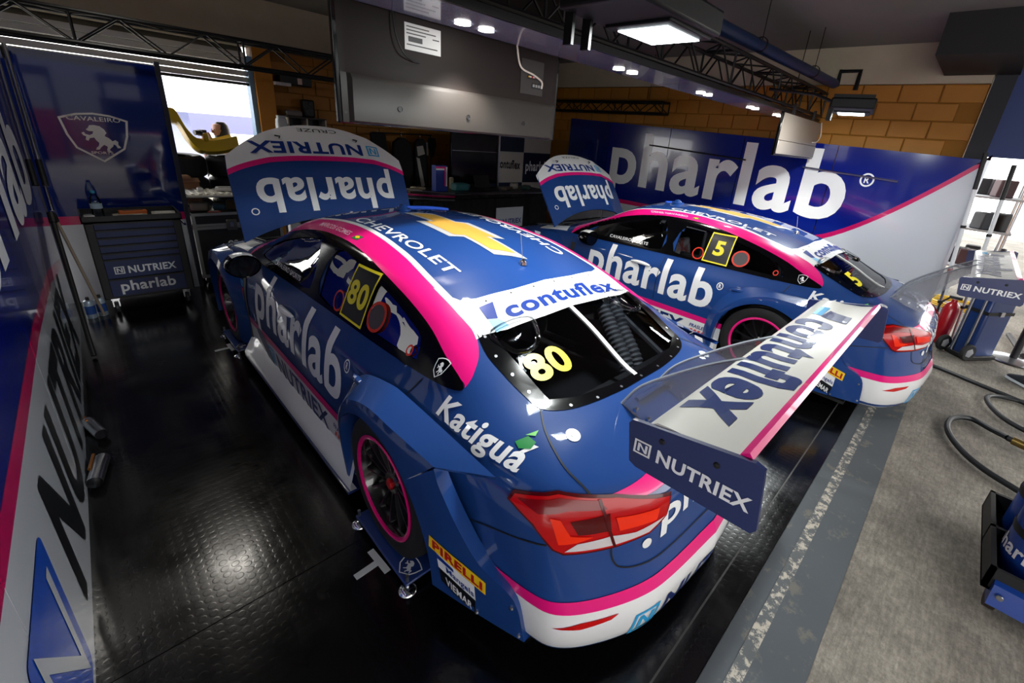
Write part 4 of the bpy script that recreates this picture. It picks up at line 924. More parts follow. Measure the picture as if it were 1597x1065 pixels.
# back crest panel
cp = thing('crest_banner', 'glossy navy banner panel with CAVALEIRO SPORTS horse crest behind the tool cart', 'banner', (-1.85, 4.66, 0))
cf = lambda a, b: Vector((a, -.003, b)); uc = Vector((1, 0, 0)); nc = Vector((0, -1, 0))
shell([(0, .84), (.97, .84), (.97, 2.22), (0, 2.22)], z0, uc, nc, .03, 'navy_panel', PNAVY, cp); shell([(0, .76), (.97, .76), (.97, .84), (0, .84)], z0, uc, nc, .03, 'magenta_stripe', PPINK, cp); shell([(0, .0), (.97, .0), (.97, .76), (0, .76)], z0, uc, nc, .03, 'white_panel', PWHITE, cp)
for x in (-.02, .99): MB().bb((x - .02, -.02, 0), (x + .02, .04, 2.26)).build('upright', mat('panel_frame_dark', '#0c1226', .4), cp, smooth=0)
CRL = mat('crest_silver_print', '#dcd8d8', .5); sx, sz, ex, ez = .24, 1.34, .68, 1.755
cs = lambda u_, v_: (sx + (ex - sx) * u_, sz + (ez - sz) * v_)
flat('emblem', strip([cs(*p) for p in SHIELD], .016, True), cf, CRL, cp, 'silver shield outline'); flat('emblem', poly([cs(.02 + .96 * p[0], .02 + .98 * p[1] * .95) for p in HORSE]), cf, CRL, cp, 'silver prancing horse')
flat('lettering', fit(T('CAVALEIRO', .012), [cs(.10, .845), cs(.90, .845), cs(.90, .935), cs(.10, .935)]), cf, CRL, cp); flat('lettering', fit(T('SPORTS', .012), [cs(.33, .155), cs(.67, .155), cs(.67, .21), cs(.33, .21)]), cf, CRL, cp)
# checkered press backdrop in the far corner
bd = thing('press_backdrop', 'checkered navy and white sponsor backdrop in the far corner', 'backdrop', (3.95, 5.52, 0))
CKW = mat('backdrop_white', '#c3bfb6', .5); CKN = mat('backdrop_navy', '#0b1836', .4)
for i in range(2):
    for j in range(3):
        w = (.0, .85, 1.62); z = .41 + j * .585
        MB().bb((w[i], 0, z), (w[i + 1], .02, z + .585)).build('backdrop_square', CKW if (i + j) % 2 else CKN, bd, smooth=0)
bf = lambda a, b: Vector((a, -.003, b)); 
flat('lettering', fit(T('contuflex', .034), [(.17, 1.27), (.77, 1.25), (.77, 1.42), (.17, 1.44)]), bf, TXTK, bd); flat('emblem', poly([(.04, 1.29), (.13, 1.29), (.13, 1.43), (.07, 1.43)]), bf, TXTB, bd)
flat('lettering', fit(T('pharlab', .024), [(.92, 1.16), (1.55, 1.16), (1.55, 1.42), (.92, 1.42)]), bf, TXTW, bd); flat('lettering', fit(T('NUTRIEX', .03), [(.95, 2.0), (1.58, 2.0), (1.58, 2.1), (.95, 2.1)]), bf, TXTK, bd)
# ------------------------------------------------------------------ trusses
TRM = mat('truss_black', '#040405', .4, spec=.35)
def truss(name, label, p0, p1, w, h, bay, group='lighting trusses'):
    p0 = Vector(p0); p1 = Vector(p1); d = (p1 - p0); L_ = d.length; d.normalize(); s = Vector((-d.y, d.x, 0)); t = thing(name, label, 'truss', p0, 0, group)
    cor = [s * (w / 2), s * (-w / 2), s * (w / 2) + Vector((0, 0, h)), s * (-w / 2) + Vector((0, 0, h))]
    for c in cor: MB().cyl(c, c + d * L_, .018, n=8).build('chord', TRM, t)
    n = int(L_ / bay)
    for k in range(n):
        a = d * (k * L_ / n); b = d * ((k + 1) * L_ / n)
        for i, j in ((0, 2), (1, 3), (2, 3)):
            q, r = (i, j) if k % 2 == 0 else (j, i)
            MB().cyl(cor[q] + a, cor[r] + b, .008, n=6).build('diagonal', TRM, t)
        if k % 4 == 0:
            for i, j in ((0, 2), (1, 3), (0, 1), (2, 3)): MB().cyl(cor[i] + a, cor[j] + a, .010, n=6).build('strut', TRM, t)
    for i, j in ((0, 2), (1, 3), (0, 1), (2, 3)): MB().cyl(cor[i] + d * L_, cor[j] + d * L_, .012, n=6).build('strut', TRM, t)
    for q in (.12, .88): MB().cyl(d * (L_ * q) + Vector((0, 0, h)), d * (L_ * q) + Vector((0, 0, 3.3 - p0.z)), .005, n=5).build('hanger_wire', TRM, t)
    return t
t1 = truss('lighting_truss', 'long black lighting truss crossing over the cars with the light board under it', (-.9, .70, 2.46), (5.35, .62, 2.46), .30, .27, .28)
truss('lighting_truss', 'black truss running above the crest banner and tool cart', (-2.6, 4.72, 2.32), (2.6, 4.45, 2.32), .24, .24, .30)
truss('lighting_truss', 'short black truss above the far end of the pharlab wall', (5.30, 5.6, 2.42), (5.30, 2.75, 2.42), .20, .17, .22)
# light board with downlights
lb = thing('light_board', 'long grey gloss light board with paired round downlights under the truss', 'light', (0, 0, 0))
MB().bb((-.95, .50, 2.405), (5.35, .93, 2.425)).build('board', mat('light_board_gloss', '#7d7f92', .16, coat=.5), lb, smooth=0)
MB().bb((-.95, .48, 2.395), (5.35, .50, 2.432)).build('board_edge', TRM, lb, smooth=0)
LED = mat('downlight_glow', '#ffffff', .5, emit='#fff6ea', es=14.0)
for x in (-.10, .05, 1.25, 1.42, 2.54, 2.69, 3.75, 3.9, 4.6, 4.75):
    m = MB(); m.lathe([(0, 0), (.035, 0), (.042, -.003)], 16, Matrix.Translation((x, .78, 2.401))); m.build('downlight', LED, lb)
for x in (0.0, 1.33, 2.6, 3.8, 4.7): lamp('downlight_lamp', 'SPOT', (x, .78, 2.39), 80, (1, .95, .88), .05, aim=(x, .55, 0), spot=R_(100))
# floodlights
def flood(label, c, s, rz, en):
    t = thing('floodlight', label, 'floodlight', c, rz, 'black LED floodlights')
    MB().bb((-.36 * s, -.20 * s, .0), (.22 * s, .15 * s, .09 * s)).build('housing', mat('flood_black', '#030304', .5, spec=.3), t, bevel=.012)
    MB().bb((-.12 * s, -.17 * s, -.012), (.20 * s, .12 * s, .004)).build('bezel', mat('flood_black', '#030304', .5, spec=.3), t, bevel=.004)
    MB().bb((-.07 * s, -.13 * s, -.016), (.18 * s, .09 * s, -.010)).build('lens', mat('flood_lens_glow', '#f4fbff', .3, emit='#eefaff', es=9.0), t, smooth=0)
    for k in range(8): MB().bb((-.34 * s + k * .06 * s, -.18 * s, .09 * s), (-.325 * s + k * .06 * s, .14 * s, .12 * s)).build('cooling_fin', mat('flood_black', '#030304', .5, spec=.3), t, smooth=0)
    for x in (-.30, -.20): MB().bb((x * s - .006, .12 * s, -.10 * s), (x * s + .008, .16 * s, .05)).build('bracket', mat('flood_black', '#030304', .5, spec=.3), t, smooth=0)
    MB().tube([(-.25 * s, .14 * s, .06), (-.25 * s, .30, .12), (-.25 * s, .72, .16)], .014, 8).build('mounting_arm', TRM, t)
    lamp('flood_lamp', 'AREA', (c[0] + .05 * s, c[1] - .02, c[2] - .03), en, (.95, 1, .98), .24 * s, .2 * s, aim=(c[0] + .25, c[1] + .5, 0))
    return t
flood('large black LED floodlight hanging in front of the truss, nearest the camera', (.06, -.22, 2.33), 1.0, 0, 42)
flood('small looking black LED floodlight near the far right end of the truss', (3.75, -.18, 2.38), 1.0, R_(10), 50)
# ceiling lamp over the left bay, above the picture
cl = thing('ceiling_lamp', 'square white ceiling lamp above the left bay over the tool cart', 'lamp', (-1.2, 3.7, 3.3)); MB().bb((-.3, -.3, -.06), (.3, .3, 0)).build('lamp_housing', GREYC, cl, bevel=.01); MB().bb((-.16, -.16, -.068), (.16, .16, -.058)).build('diffuser', mat('lamp_diffuser', '#ffffff', .5, emit='#fff4e2', es=1.0), cl, smooth=0)
lamp('ceiling_lamp_light', 'AREA', (-1.2, 3.7, 3.22), 9, (1, .95, .86), .3, .3, aim=(-1.0, 3.2, 0))
# ceiling pipe with hangers
pp = thing('ceiling_pipe', 'dark blue pipe slung under the ceiling above the truss', 'pipe', (0, 0, 0))
MB().cyl((-.5, .70, 2.86), (5.45, .45, 2.86), .055, n=16).build('main_run', mat('pipe_blue_dark', '#0d2a56', .4), pp)
MB().tube([(5.40, .45, 2.86), (5.56, .44, 2.86), (5.56, .44, 3.02), (5.56, .22, 3.02), (5.56, .22, 2.80)], .028, 8).build('elbow', TRM, pp)
for x in (1.2, 3.0, 4.5): MB().cyl((x, .63 - .04 * x, 2.9), (x, .63 - .04 * x, 3.3), .004, n=5).build('hanger_rod', TRM, pp)
for x in (1.2, 3.0, 4.5): MB().lathe([(.058, -.015), (.064, -.015), (.064, .015), (.058, .015)], 14, Matrix.Translation((x, .63 - .042 * x + .012, 2.86)) @ Matrix.Rotation(R_(90), 4, 'Y'), close=True).build('clamp', TRM, pp)
# ================================================================== THINGS
# hanging TV seen from behind
tv = thing('television', 'large flat television hanging with its dark back towards the camera', 'television', (.08, .97, 1.885))
TVB = mat('tv_back_brown_grey', '#1b1310', .6, spec=.25, bump=(220, .03)); TVL = mat('tv_lower_cover_grey', '#2e2a27', .5, spec=.3, bump=(220, .03))
m = MB(); m.bb((-.755, .0, 0), (.755, .03, .86)); m.build('screen_panel', BLACK, tv, bevel=.006)
Gd = []
for z, y in ((.005, -.012), (.015, -.028), (.20, -.032), (.225, -.012), (.26, -.004), (.60, -.004), (.85, -.002)):
    Gd.append([(x, y if abs(x) < .70 else y * .2, z) for x in (-.735, -.705, -.69, 0, .69, .705, .735)])
m = MB(); m.grid(Gd[3:]); m.build('back_cover', TVB, tv, smooth=40)
m = MB(); m.grid(Gd[:4]); m.build('lower_cover', TVL, tv, smooth=40)
for x in (-.45, -.02, .42): m = MB(); m.lathe([(0, 0), (.012, 0), (.013, .002)], 12, Matrix.Translation((x, -.0335, .09)) @ Matrix.Rotation(R_(90), 4, 'X')); m.build('screw_hole', BLKM, tv)
for x, z in ((-.72, .05), (.72, .05)): m = MB(); m.lathe([(0, 0), (.007, 0)], 10, Matrix.Translation((x, -.006, z)) @ Matrix.Rotation(R_(90), 4, 'X')); m.build('screw_hole', BLKM, tv)
lbl = MB().bb((-.40, -.0075, .375), (-.19, -.005, .495)).build('rating_label', mat('label_white', '#d9d9d6', .6), tv, smooth=0)
for k, (a, b, z) in enumerate(((-.19, -.06, .585), (-.19, -.02, .57), (-.19, -.08, .555), (-.18, -.10, .53), (-.19, -.01, .505), (-.04, .0, .55))): MB().bb((a - .2, -.0082, z - .105 - (.012 if k == 3 else .003)), (b - .2, -.0076, z - .105 + (.012 if k == 3 else .002))).build('label_print', TXTK, tv, smooth=0)
MB().bb((.40, -.0065, .27), (.60, -.0045, .47)).build('connector_plate', mat('tv_port_plate', '#2a2624', .45), tv, smooth=0)
MB().bb((.46, -.009, .36), (.53, -.006, .385)).build('port_block', BLKM, tv, smooth=0); MB().bb((.50, -.009, .31), (.60, -.006, .34)).build('port_block', BLKM, tv, smooth=0)
for k, c in enumerate(('#caa82a', '#c7c7c7', '#b02c2c', '#c7c7c7', '#b8452c')): m = MB(); m.lathe([(0, .003), (.005, .003), (.006, 0)], 8, Matrix.Translation((.468 + .014 * k, -.0095, .373)) @ Matrix.Rotation(R_(90), 4, 'X')); m.build('socket', mat('socket_%d' % k, c, .4), tv)
for k in range(4): MB().bb((.505 + k * .024, -.011, .317), (.522 + k * .024, -.009, .333)).build('socket', mat('socket_silver', '#9a9a98', .4, metal=.6), tv, smooth=0)
for x in (-.5, .5): MB().bb((x - .03, -.02, .80), (x + .03, .0, 1.0)).build('mount_arm', DARK, tv, smooth=0)
tag(MB().tube(cr([(.36, .96, 2.60), (.40, .935, 2.47), (.42, .945, 2.40), (.47, .955, 2.30), (.58, .95, 2.27), (.66, .955, 2.24), (.665, .958, 2.20)], 8), .006, 6).build('cable', mat('cable_white', '#c9bdb0', .5)), 'pale cable plugged into the back of the hanging television', 'cable')
tag(MB().tube(cr([(-.39, .962, 2.50), (-.385, .94, 2.33), (-.35, .93, 2.24), (-.29, .95, 2.212), (-.24, .955, 2.208)], 8), .004, 6).build('cable', BLKM), 'thin black cable curling across the back of the television', 'cable')
mv = thing('television', 'second flat television hanging at the far right end of the light board', 'television', (4.55, .425, 1.93)); SVB = mat('tv_back_silver', '#8a8178', .35, metal=.4)
MB().bb((-.76, .0, 0), (.76, .03, .45)).build('screen_panel', BLACK, mv, bevel=.005); MB().bb((-.74, -.012, .02), (.74, .0, .16)).build('lower_cover', SVB, mv, bevel=.006); MB().bb((-.74, -.006, .165), (.74, .0, .44)).build('back_cover', SVB, mv, bevel=.004)
for x in (-.4, .4): MB().bb((x - .02, .005, .42), (x + .02, .028, .56)).build('mount_arm', DARK, mv, smooth=0)
MB().tube(cr([(.70, -.01, .45), (.74, -.03, .30), (.66, -.03, .22), (.5, -.015, .20)], 6), .006, 6).build('power_cable', mat('cable_white', '#c9bdb0', .5), mv)
# ------------------------------------------------------------------ tool cart
tc_ = thing('tool_cart', 'blue and black rolling tool cart with seven drawers', 'tool cart', (-1.65, 4.15, 0))
W_, D_, Z0, Z1 = .67, .42, .145, .92
CARTK = mat('cart_black', '#0f1013', .4); CARTB = mat('cart_blue', '#1d2c5c', .4)
MB().bb((0, .005, Z0), (W_, D_, Z1 - .06)).build('carcass', CARTK, tc_, bevel=.01)
dz = [(.80, .858), (.73, .792), (.66, .722), (.59, .652), (.53, .583), (.345, .522), (.17, .337)]
for a, b in dz:
    d_ = MB().bb((.06, -.012, a), (W_ - .06, .01, b)).build('drawer', CARTB, tc_, bevel=.004)
    MB().bb((.06, -.020, b - .010), (W_ - .06, -.010, b + .003)).build('handle', CARTK, d_, smooth=0)
tf = lambda a, b: Vector((a, -.0125, b))
flat('lettering', fit(T('NUTRIEX', .03), [(.21, .385), (.56, .385), (.56, .455), (.21, .455)]), tf, TXTW, tc_); flat('emblem', fit(n_logo(), [(.115, .385), (.185, .385), (.185, .455), (.115, .455)]), tf, TXTW, tc_)
flat('lettering', fit(T('pharlab', .024), [(.13, .185), (.53, .185), (.53, .315), (.13, .315)]), tf, TXTW, tc_)
m = MB(); m.bb((-.01, -.015, Z1 - .06), (W_ + .01, D_ + .01, Z1 - .045))
for a, b in (((-.01, -.015), (W_ + .01, 0)), ((-.01, D_), (W_ + .01, D_ + .01)), ((-.01, -.015), (0, D_)), ((W_, -.015), (W_ + .01, D_))): m.bb((a[0], a[1], Z1 - .06), (b[0], b[1], Z1))
m.build('top_tray', CARTK, tc_)
for x in (.07, W_ - .07):
    for y in (.05, D_ - .06):
        c = MB(); c.bb((x - .03, y - .03, Z0 - .012), (x + .03, y + .03, Z0)); c.box((x, y + .012, .10), (.05, .012, .09)); cs_ = c.build('caster_fork', CHROME, tc_)
        m = MB(); m.lathe([(.012, -.016), (.045, -.016), (.052, -.008), (.052, .008), (.045, .016), (.012, .016)], 18, Matrix.Translation((x, y, .054)) @ Matrix.Rotation(R_(90), 4, 'Y'), close=True); m.build('caster_wheel', mat('caster_grey', '#3a3c40', .5), cs_)
MB().cyl((W_ + .03, .05, .80), (W_ + .03, D_ - .05, .80), .012).build('push_bar', CHROME, tc_)
TZ = Z1 - .045
bt_ = thing('water_bottle', 'clear water bottle with blue cap on the tool cart tray', 'bottle', (-1.535, 4.28, TZ))
MB().lathe([(0, 0), (.036, 0), (.04, .01), (.04, .06), (.037, .075), (.04, .09), (.04, .15), (.03, .19), (.015, .22), (.014, .235)], 18).build('bottle_body', glass('bottle_clear', (.80, .88, .92), .02), bt_)
MB().lathe([(0, .02), (.0165, .02), (.0165, 0)], 14, Matrix.Translation((0, 0, .228))).build('cap', mat('cap_blue', '#3aa0c8', .4), bt_)
MB().lathe([(.0405, .095), (.0405, .14)], 18).build('bottle_label', mat('bottle_label', '#bcd6e4', .5), bt_)
def small(name, label, cat, box, col, loc, rz=0, group=None, lid=None):
    t = thing(name, label, cat, loc, rz, group); MB().bb((-box[0] / 2, -box[1] / 2, 0), (box[0] / 2, box[1] / 2, box[2])).build('body', mat('col_' + col, col, .5), t, bevel=min(box) * .2)
    if lid: MB().bb((-box[0] * .35, -box[1] * .3, box[2]), (box[0] * .35, box[1] * .3, box[2] + .006)).build('top_cover', mat('col_' + lid, lid, .5), t, bevel=.002)
    return t
small('orange_tool_case', 'orange hand tool lying on white papers on the tool cart', 'tool', (.20, .06, .035), '#c2611c', (-1.30, 4.34, TZ + .022), R_(6), lid='#3b2c22')
small('paper_stack', 'stack of pale papers under the orange tool on the tool cart', 'papers', (.24, .18, .02), '#b9b2a4', (-1.32, 4.31, TZ), R_(4), lid='#cfcabd')
small('notebook', 'white notebook at the right end of the tool cart tray', 'notebook', (.18, .15, .025), '#c4c1b8', (-1.08, 4.34, TZ), R_(-5), lid='#d8d5cc')
small('red_screwdriver_set', 'small red tool box at the left front of the cart tray', 'tool box', (.13, .05, .025), '#8f2a22', (-1.50, 4.19, TZ), R_(8), lid='#5c1813')
small('white_cup', 'small white box at the left corner of the cart tray', 'box', (.07, .06, .045), '#bfc0c0', (-1.60, 4.23, TZ), R_(12), lid='#8a8c90')
small('torque_wrench_case', 'flat black tool case in the middle of the cart tray', 'tool case', (.16, .07, .03), '#17181b', (-1.36, 4.20, TZ), R_(-3), lid='#2a2c30')
sc = thing('spray_can', 'white and blue spray can standing beside the tool cart wheel', 'spray can', (-1.76, 4.16, 0))
for dx, c in ((0, '#aebccd'),):
    MB().lathe([(0, 0), (.034, 0), (.036, .006), (.036, .15), (.030, .165), (.018, .172), (.0, .172)], 18).build('can', mat('can_white', c, .3, metal=.3), sc)
    MB().lathe([(.0365, .04), (.0365, .12)], 18).build('can_label', mat('can_blue', '#2a4f96', .4), sc); MB().lathe([(0, .03), (.012, .03), (.014, 0)], 10, Matrix.Translation((0, 0, .17))).build('nozzle', DARK, sc)
sc2 = copy_tree(sc); sc2.location = (-1.685, 4.19, 0); sc['label'] = 'spray can beside the tool cart, further from its wheel'; sc2['label'] = 'spray can tucked right against the tool cart wheel'; sc['group'] = sc2['group'] = 'spray cans by the cart'
# leaning poles at the far left corner
for k, (lab, p0, p1, r) in enumerate((('thin wooden stick leaning from the left corner down to the tool cart', (-1.80, 4.02, .98), (-1.68, 4.10, .03), .011), ('black banner pole leaning against the left panel in the far corner', (-1.81, 3.95, 1.0), (-1.79, 3.2, .02), .016), ('bright chrome pole standing in the far left corner', (-1.80, 4.40, 2.2), (-1.80, 4.05, 1.0), .014))):
    t = thing('pole', lab, 'pole', p1); P0 = Vector(p0) - Vector(p1)
    MB().cyl((0, 0, 0), P0, r, n=10).build('shaft', (mat('stick_wood', '#9a8b7a', .6), BLKM, CHROME)[k], t); MB().cyl(P0 * .93, P0 * 1.0, r * 1.5, n=10).build('grip', BLKM, t)
for k, dx in enumerate((0, .05)):
    t = thing('pole', ('outer', 'inner')[k] + ' of two steel tubes with black grips hanging at the left panel corner', 'pole', (-1.78 - dx, 3.72, 1.25)); MB().cyl((0, 0, .18), (0, .25, .95), .012, n=10).build('shaft', STEEL, t); MB().cyl((0, -.06, 0), (0, 0, .18), .018, n=10).build('grip', BLKM, t)
# ------------------------------------------------------------------ road case with bin and boxes
fc = thing('road_case', 'black aluminium-edged road case numbered 02 on casters', 'road case', (-.835, 4.62, 0))
FW_, FD_, FH = .86, .58, .82; ALU = mat('case_aluminium', '#a9a8a4', .35, metal=.8); CASK = mat('case_black_laminate', '#0c0c0e', .45)
MB().bb((.01, .01, .10), (FW_ - .01, FD_, .655)).build('case_body', CASK, fc); MB().bb((.01, .01, .675), (FW_ - .01, FD_, FH - .008)).build('case_lid', CASK, fc)
for z0_, z1_ in ((.095, .13), (.64, .672), (.675, .70), (FH - .03, FH)):
    MB().bb((0, 0, z0_), (FW_, .012, z1_)).build('edge_profile', ALU, fc, smooth=0); MB().bb((0, 0, z0_), (.012, FD_, z1_)).build('edge_profile', ALU, fc, smooth=0)
for x in (0, FW_ - .03): MB().bb((x, -.002, .095), (x + .03, .012, FH)).build('edge_profile', ALU, fc, smooth=0)
for x in (.30, .66):
    l_ = MB().bb((x, -.014, .62), (x + .10, .0, .74)).build('latch', mat('latch_steel', '#77756f', .35, metal=.9), fc, bevel=.006); MB().bb((x + .035, -.022, .66), (x + .065, -.012, .71)).build('latch_bolt', STEEL, l_, smooth=0)
flat('lettering', fit(T('02', .03), [(.29, .44), (.40, .44), (.40, .50), (.29, .50)]), lambda a, b: Vector((a, .008, b)), TXTW, fc)
for x in (.08, FW_ - .08): m = MB(); m.cyl((x, .10, .045), (x, .14, .045), .045); m.cyl((x, .10 + FD_ - .25, .045), (x, .14 + FD_ - .25, .045), .045); m.build('caster', DARK, fc)
bn = thing('storage_bin', 'milky plastic storage bin full of clutter on the road case', 'bin', (-.86, 4.70, FH + .003))
BINM = glass('bin_plastic', (.86, .85, .80), .3, 1.6); rot0 = [(0.03, 0), (.55, 0), (.58, .16), (0, .16)]
m = MB(); V0 = [(.03, .03, 0), (.55, .03, 0), (.55, .37, 0), (.03, .37, 0), (0, 0, .15), (.58, 0, .15), (.58, .40, .15), (0, .40, .15)]
m.add(V0, [(0, 1, 2, 3), (0, 1, 5, 4), (1, 2, 6, 5), (2, 3, 7, 6), (3, 0, 4, 7)]); m.build('tub', BINM, bn, smooth=0)
MB().bb((-.02, -.02, .15), (.60, .42, .185)).build('lid', mat('bin_lid_cream', '#d8d3c2', .4), bn, bevel=.012)
for k in range(9): MB().bb((.01 + k * .065, -.015, .185), (.04 + k * .065, .40, .195)).build('lid_rib', mat('bin_lid_cream', '#d8d3c2', .4), bn, bevel=.004)
for lab, b, c, l in (('white packet in the storage bin, left', (.16, .10, .08), '#c9c2b2', (-.72, 4.80, FH + .006)), ('blue packet in the middle of the storage bin', (.12, .08, .06), '#4a8fb5', (-.54, 4.80, FH + .006)), ('tan packet at the right of the storage bin', (.14, .10, .10), '#b08a4a', (-.40, 4.80, FH + .006)), ('red rag strip lying on the road case before the bin', (.12, .04, .01), '#8a2f26', (-.62, 4.655, FH + .001)), ('white plate of parts on the storage bin lid', (.22, .14, .035), '#d4d2cc', (-.42, 4.9, FH + .199)), ('small white cap on the storage bin lid', (.05, .05, .04), '#d4d2cc', (-.68, 4.85, FH + .199))): small('packet' if 'packet' in lab else 'clutter_item', lab, 'packet' if 'packet' in lab else 'item', b, c, l, R_(random.uniform(-20, 20)), lid='#8d8a82')
cb = thing('cardboard_box', 'open brown cardboard box behind the storage bin', 'box', (-.98, 5.21, 0))
CBM = mat('cardboard', '#a4744a', .8, bump=(80, .05))
MB().bb((0, 0, .0), (.36, .32, 1.08)).build('carton', CBM, cb, smooth=0); MB().box((.18, -.02, 1.10), (.36, .10, .006), Matrix.Rotation(R_(20), 3, 'X')).build('flap', CBM, cb, smooth=0); MB().box((-.03, .18, 1.11), (.10, .34, .006), Matrix.Rotation(R_(25), 3, 'Y')).build('flap', CBM, cb, smooth=0)
MB().bb((.02, .01, 1.08), (.30, .2, 1.14)).build('crumpled_paper', mat('kraft_paper', '#b98a5e', .8, bump=(20, .8)), cb, bevel=.02)
# tyre stack
def tyre(label, z):
    t = thing('racing_tyre', label, 'tyre', (-.06, 5.9, z), 0, 'stacked slick tyres')
    MB().lathe([(.22, .01), (.30, 0), (.34, .03), (.345, .06), (.345, .20), (.34, .23), (.30, .26), (.22, .25)], 40, close=True).build('tread', RUB, t); MB().lathe([(.215, .02), (.215, .24)], 30).build('rim', RIMB, t)
for k, lab in enumerate(('slick tyre at the floor of the stack behind the road case', 'second slick tyre from the floor in the stack', 'middle slick tyre of the stack', 'slick tyre just below the top of the stack', 'topmost slick tyre under the yellow shell')): tyre(lab, k * .266)
for k in range(5):
    t = thing('racing_tyre', ('slick tyre standing lowest beside the cardboard box', 'slick tyre at the floor beside the cardboard box', 'lower middle slick tyre beside the cardboard box', 'upper middle slick tyre beside the cardboard box', 'topmost slick tyre beside the cardboard box')[k], 'tyre', (-.755, 5.9, k * .266), 0, 'stacked slick tyres')
    MB().lathe([(.22, .01), (.30, 0), (.34, .03), (.345, .06), (.345, .20), (.34, .23), (.30, .26), (.22, .25)], 40, close=True).build('tread', RUB, t); MB().lathe([(.215, .02), (.215, .24)], 30).build('rim', RIMB, t)
# yellow bucket shell
ys = thing('yellow_seat_shell', 'bright yellow moulded seat shell lying on top of the tyres', 'seat shell', (-.36, 5.9, 1.378))
prof = cr([(-.36, .42), (-.28, .40), (-.20, .20), (-.10, .09), (.10, .09), (.30, .15)], 6); YP = mat('yellow_plastic', '#f0c40a', .35, coat=.3)
m = MB(); m.grid([[(x, yy, z + .05 * (yy / .16) ** 2) for yy in np.linspace(-.17, .17, 9)] for x, z in prof]); m.grid([[(x + .01, yy, z - .13 + .05 * (yy / .16) ** 2) for yy in np.linspace(-.17, .17, 9)] for x, z in prof])
m.grid([[(x, -.17, z + .056), (x + .01, -.17, z - .075)] for x, z in prof]); m.grid([[(x, .17, z + .056), (x + .01, .17, z - .075)] for x, z in prof]); m.build('shell', YP, ys, smooth=60)
MB().bb((-.12, -.12, .0), (.12, .12, .03)).build('mounting_foot', YP, ys, bevel=.02); MB().bb((-.06, -.20, .12), (.0, -.16, .22)).build('side_bolster', YP, ys, bevel=.02)
# ------------------------------------------------------------------ people
SKIN = mat('skin', '#b98667', .55); HAIR = mat('black_hair', '#120e0d', .5)
def figure(name, label, loc, rz, J, E, rad, cloth):
    """one continuous skinned body; joints J, edges E"""
    root = thing(name, label, 'person', loc, rz)
    me = bpy.data.meshes.new('body'); ks = list(J); me.from_pydata([J[k] for k in ks], [(ks.index(a), ks.index(b)) for a, b in E], [])
    o = obj('body', me, root); sk = o.modifiers.new('skin', 'SKIN'); sk.use_smooth_shade = True
    if not me.skin_vertices: 
        bpy.context.view_layer.objects.active = o
    sv = me.skin_vertices[0].data if me.skin_vertices else None
    if sv is None:
        bm = bmesh.new(); bm.from_mesh(me); bm.verts.layers.skin.verify(); bm.to_mesh(me); bm.free(); sv = me.skin_vertices[0].data
    for i, k in enumerate(ks): r = rad[k]; sv[i].radius = r if isinstance(r, tuple) else (r, r); sv[i].use_root = (k == 'pelvis')
    ss = o.modifiers.new('sub', 'SUBSURF'); ss.levels = 2; ss.render_levels = 2
    me.materials.append(cloth); return root, o
JS = {'pelvis': (0, 0, .95), 'waist': (0, 0, 1.08), 'chest': (0, .0, 1.28), 'neck': (0, 0, 1.45), 'headb': (0, -.01, 1.53), 'headt': (0, -.015, 1.66)}
RS = {'pelvis': (.16, .11), 'waist': (.14, .10), 'chest': (.17, .11), 'neck': .055, 'headb': (.07, .085), 'headt': (.075, .09)}
ES = [('pelvis', 'waist'), ('waist', 'chest'), ('chest', 'neck'), ('neck', 'headb'), ('headb', 'headt')]
def limbs(J, Rr_, Ee, legs, arms):
    for s, n in ((-1, 'l'), (1, 'r')):
        h, kn, an, to = legs[n]
        for k, p, r in (('hip', h, .095), ('knee', kn, .062), ('calf', tuple(np.array(kn) * .65 + np.array(an) * .35 + np.array((0, .015, 0))), .058), ('ank', an, .038)): J[k + n] = p; Rr_[k + n] = r
        Ee += [('pelvis', 'hip' + n), ('hip' + n, 'knee' + n), ('knee' + n, 'calf' + n), ('calf' + n, 'ank' + n)]
        sh_, el, wr_ = arms[n]
        for k, p, r in (('sho', sh_, .06), ('elb', el, .045), ('wri', wr_, .03)): J[k + n] = p; Rr_[k + n] = r
        Ee += [('chest', 'sho' + n), ('sho' + n, 'elb' + n), ('elb' + n, 'wri' + n)]
        J['hand' + n] = tuple(np.array(wr_) + (np.array(wr_) - np.array(el)) * .25); Rr_['hand' + n] = .034; Ee.append(('wri' + n, 'hand' + n))
def face(root, c, look, hair=True):
    cx, cy, cz = c
    if hair:
        m = MB(); m.lathe([(0, .135), (.05, .128), (.085, .09), (.10, .03), (.10, -.04), (.09, -.14)], 20, Matrix.Translation((cx, cy + .02, cz - .02))); m.build('hair', HAIR, root)
    for s in (-1, 1): m = MB(); m.lathe([(0, .006), (.006, .005), (.009, 0)], 8, Matrix.Translation((cx + s * .032, cy - .098, cz - .0)) @ Matrix.Rotation(R_(90), 4, 'X')); m.build('eye', BLKM, root)
    MB().box((cx, cy - .105, cz - .03), (.02, .03, .045), Matrix.Rotation(R_(15), 3, 'X')).build('nose', SKIN, root, bevel=.006); MB().box((cx, cy - .095, cz - .07), (.04, .008, .008)).build('mouth', mat('lips', '#8a4a42', .5), root)
def fingers(root, hand, d, s):
    hand = Vector(hand); d = Vector(d).normalized()
    for k in range(4):
        q = hand + Vector(((k - 1.5) * .018, 0, 0)); MB().tube([q, q + d * (.035 + .006 * (k in (1, 2))), q + d * .06 + Vector((0, -.015, 0))], [.0085, .008, .0065], 6).build('finger', SKIN, root)
    MB().tube([hand + Vector((s * .03, 0, 0)), hand + Vector((s * .045, -.01, 0)) + d * .03], [.009, .007], 6).build('thumb', SKIN, root)
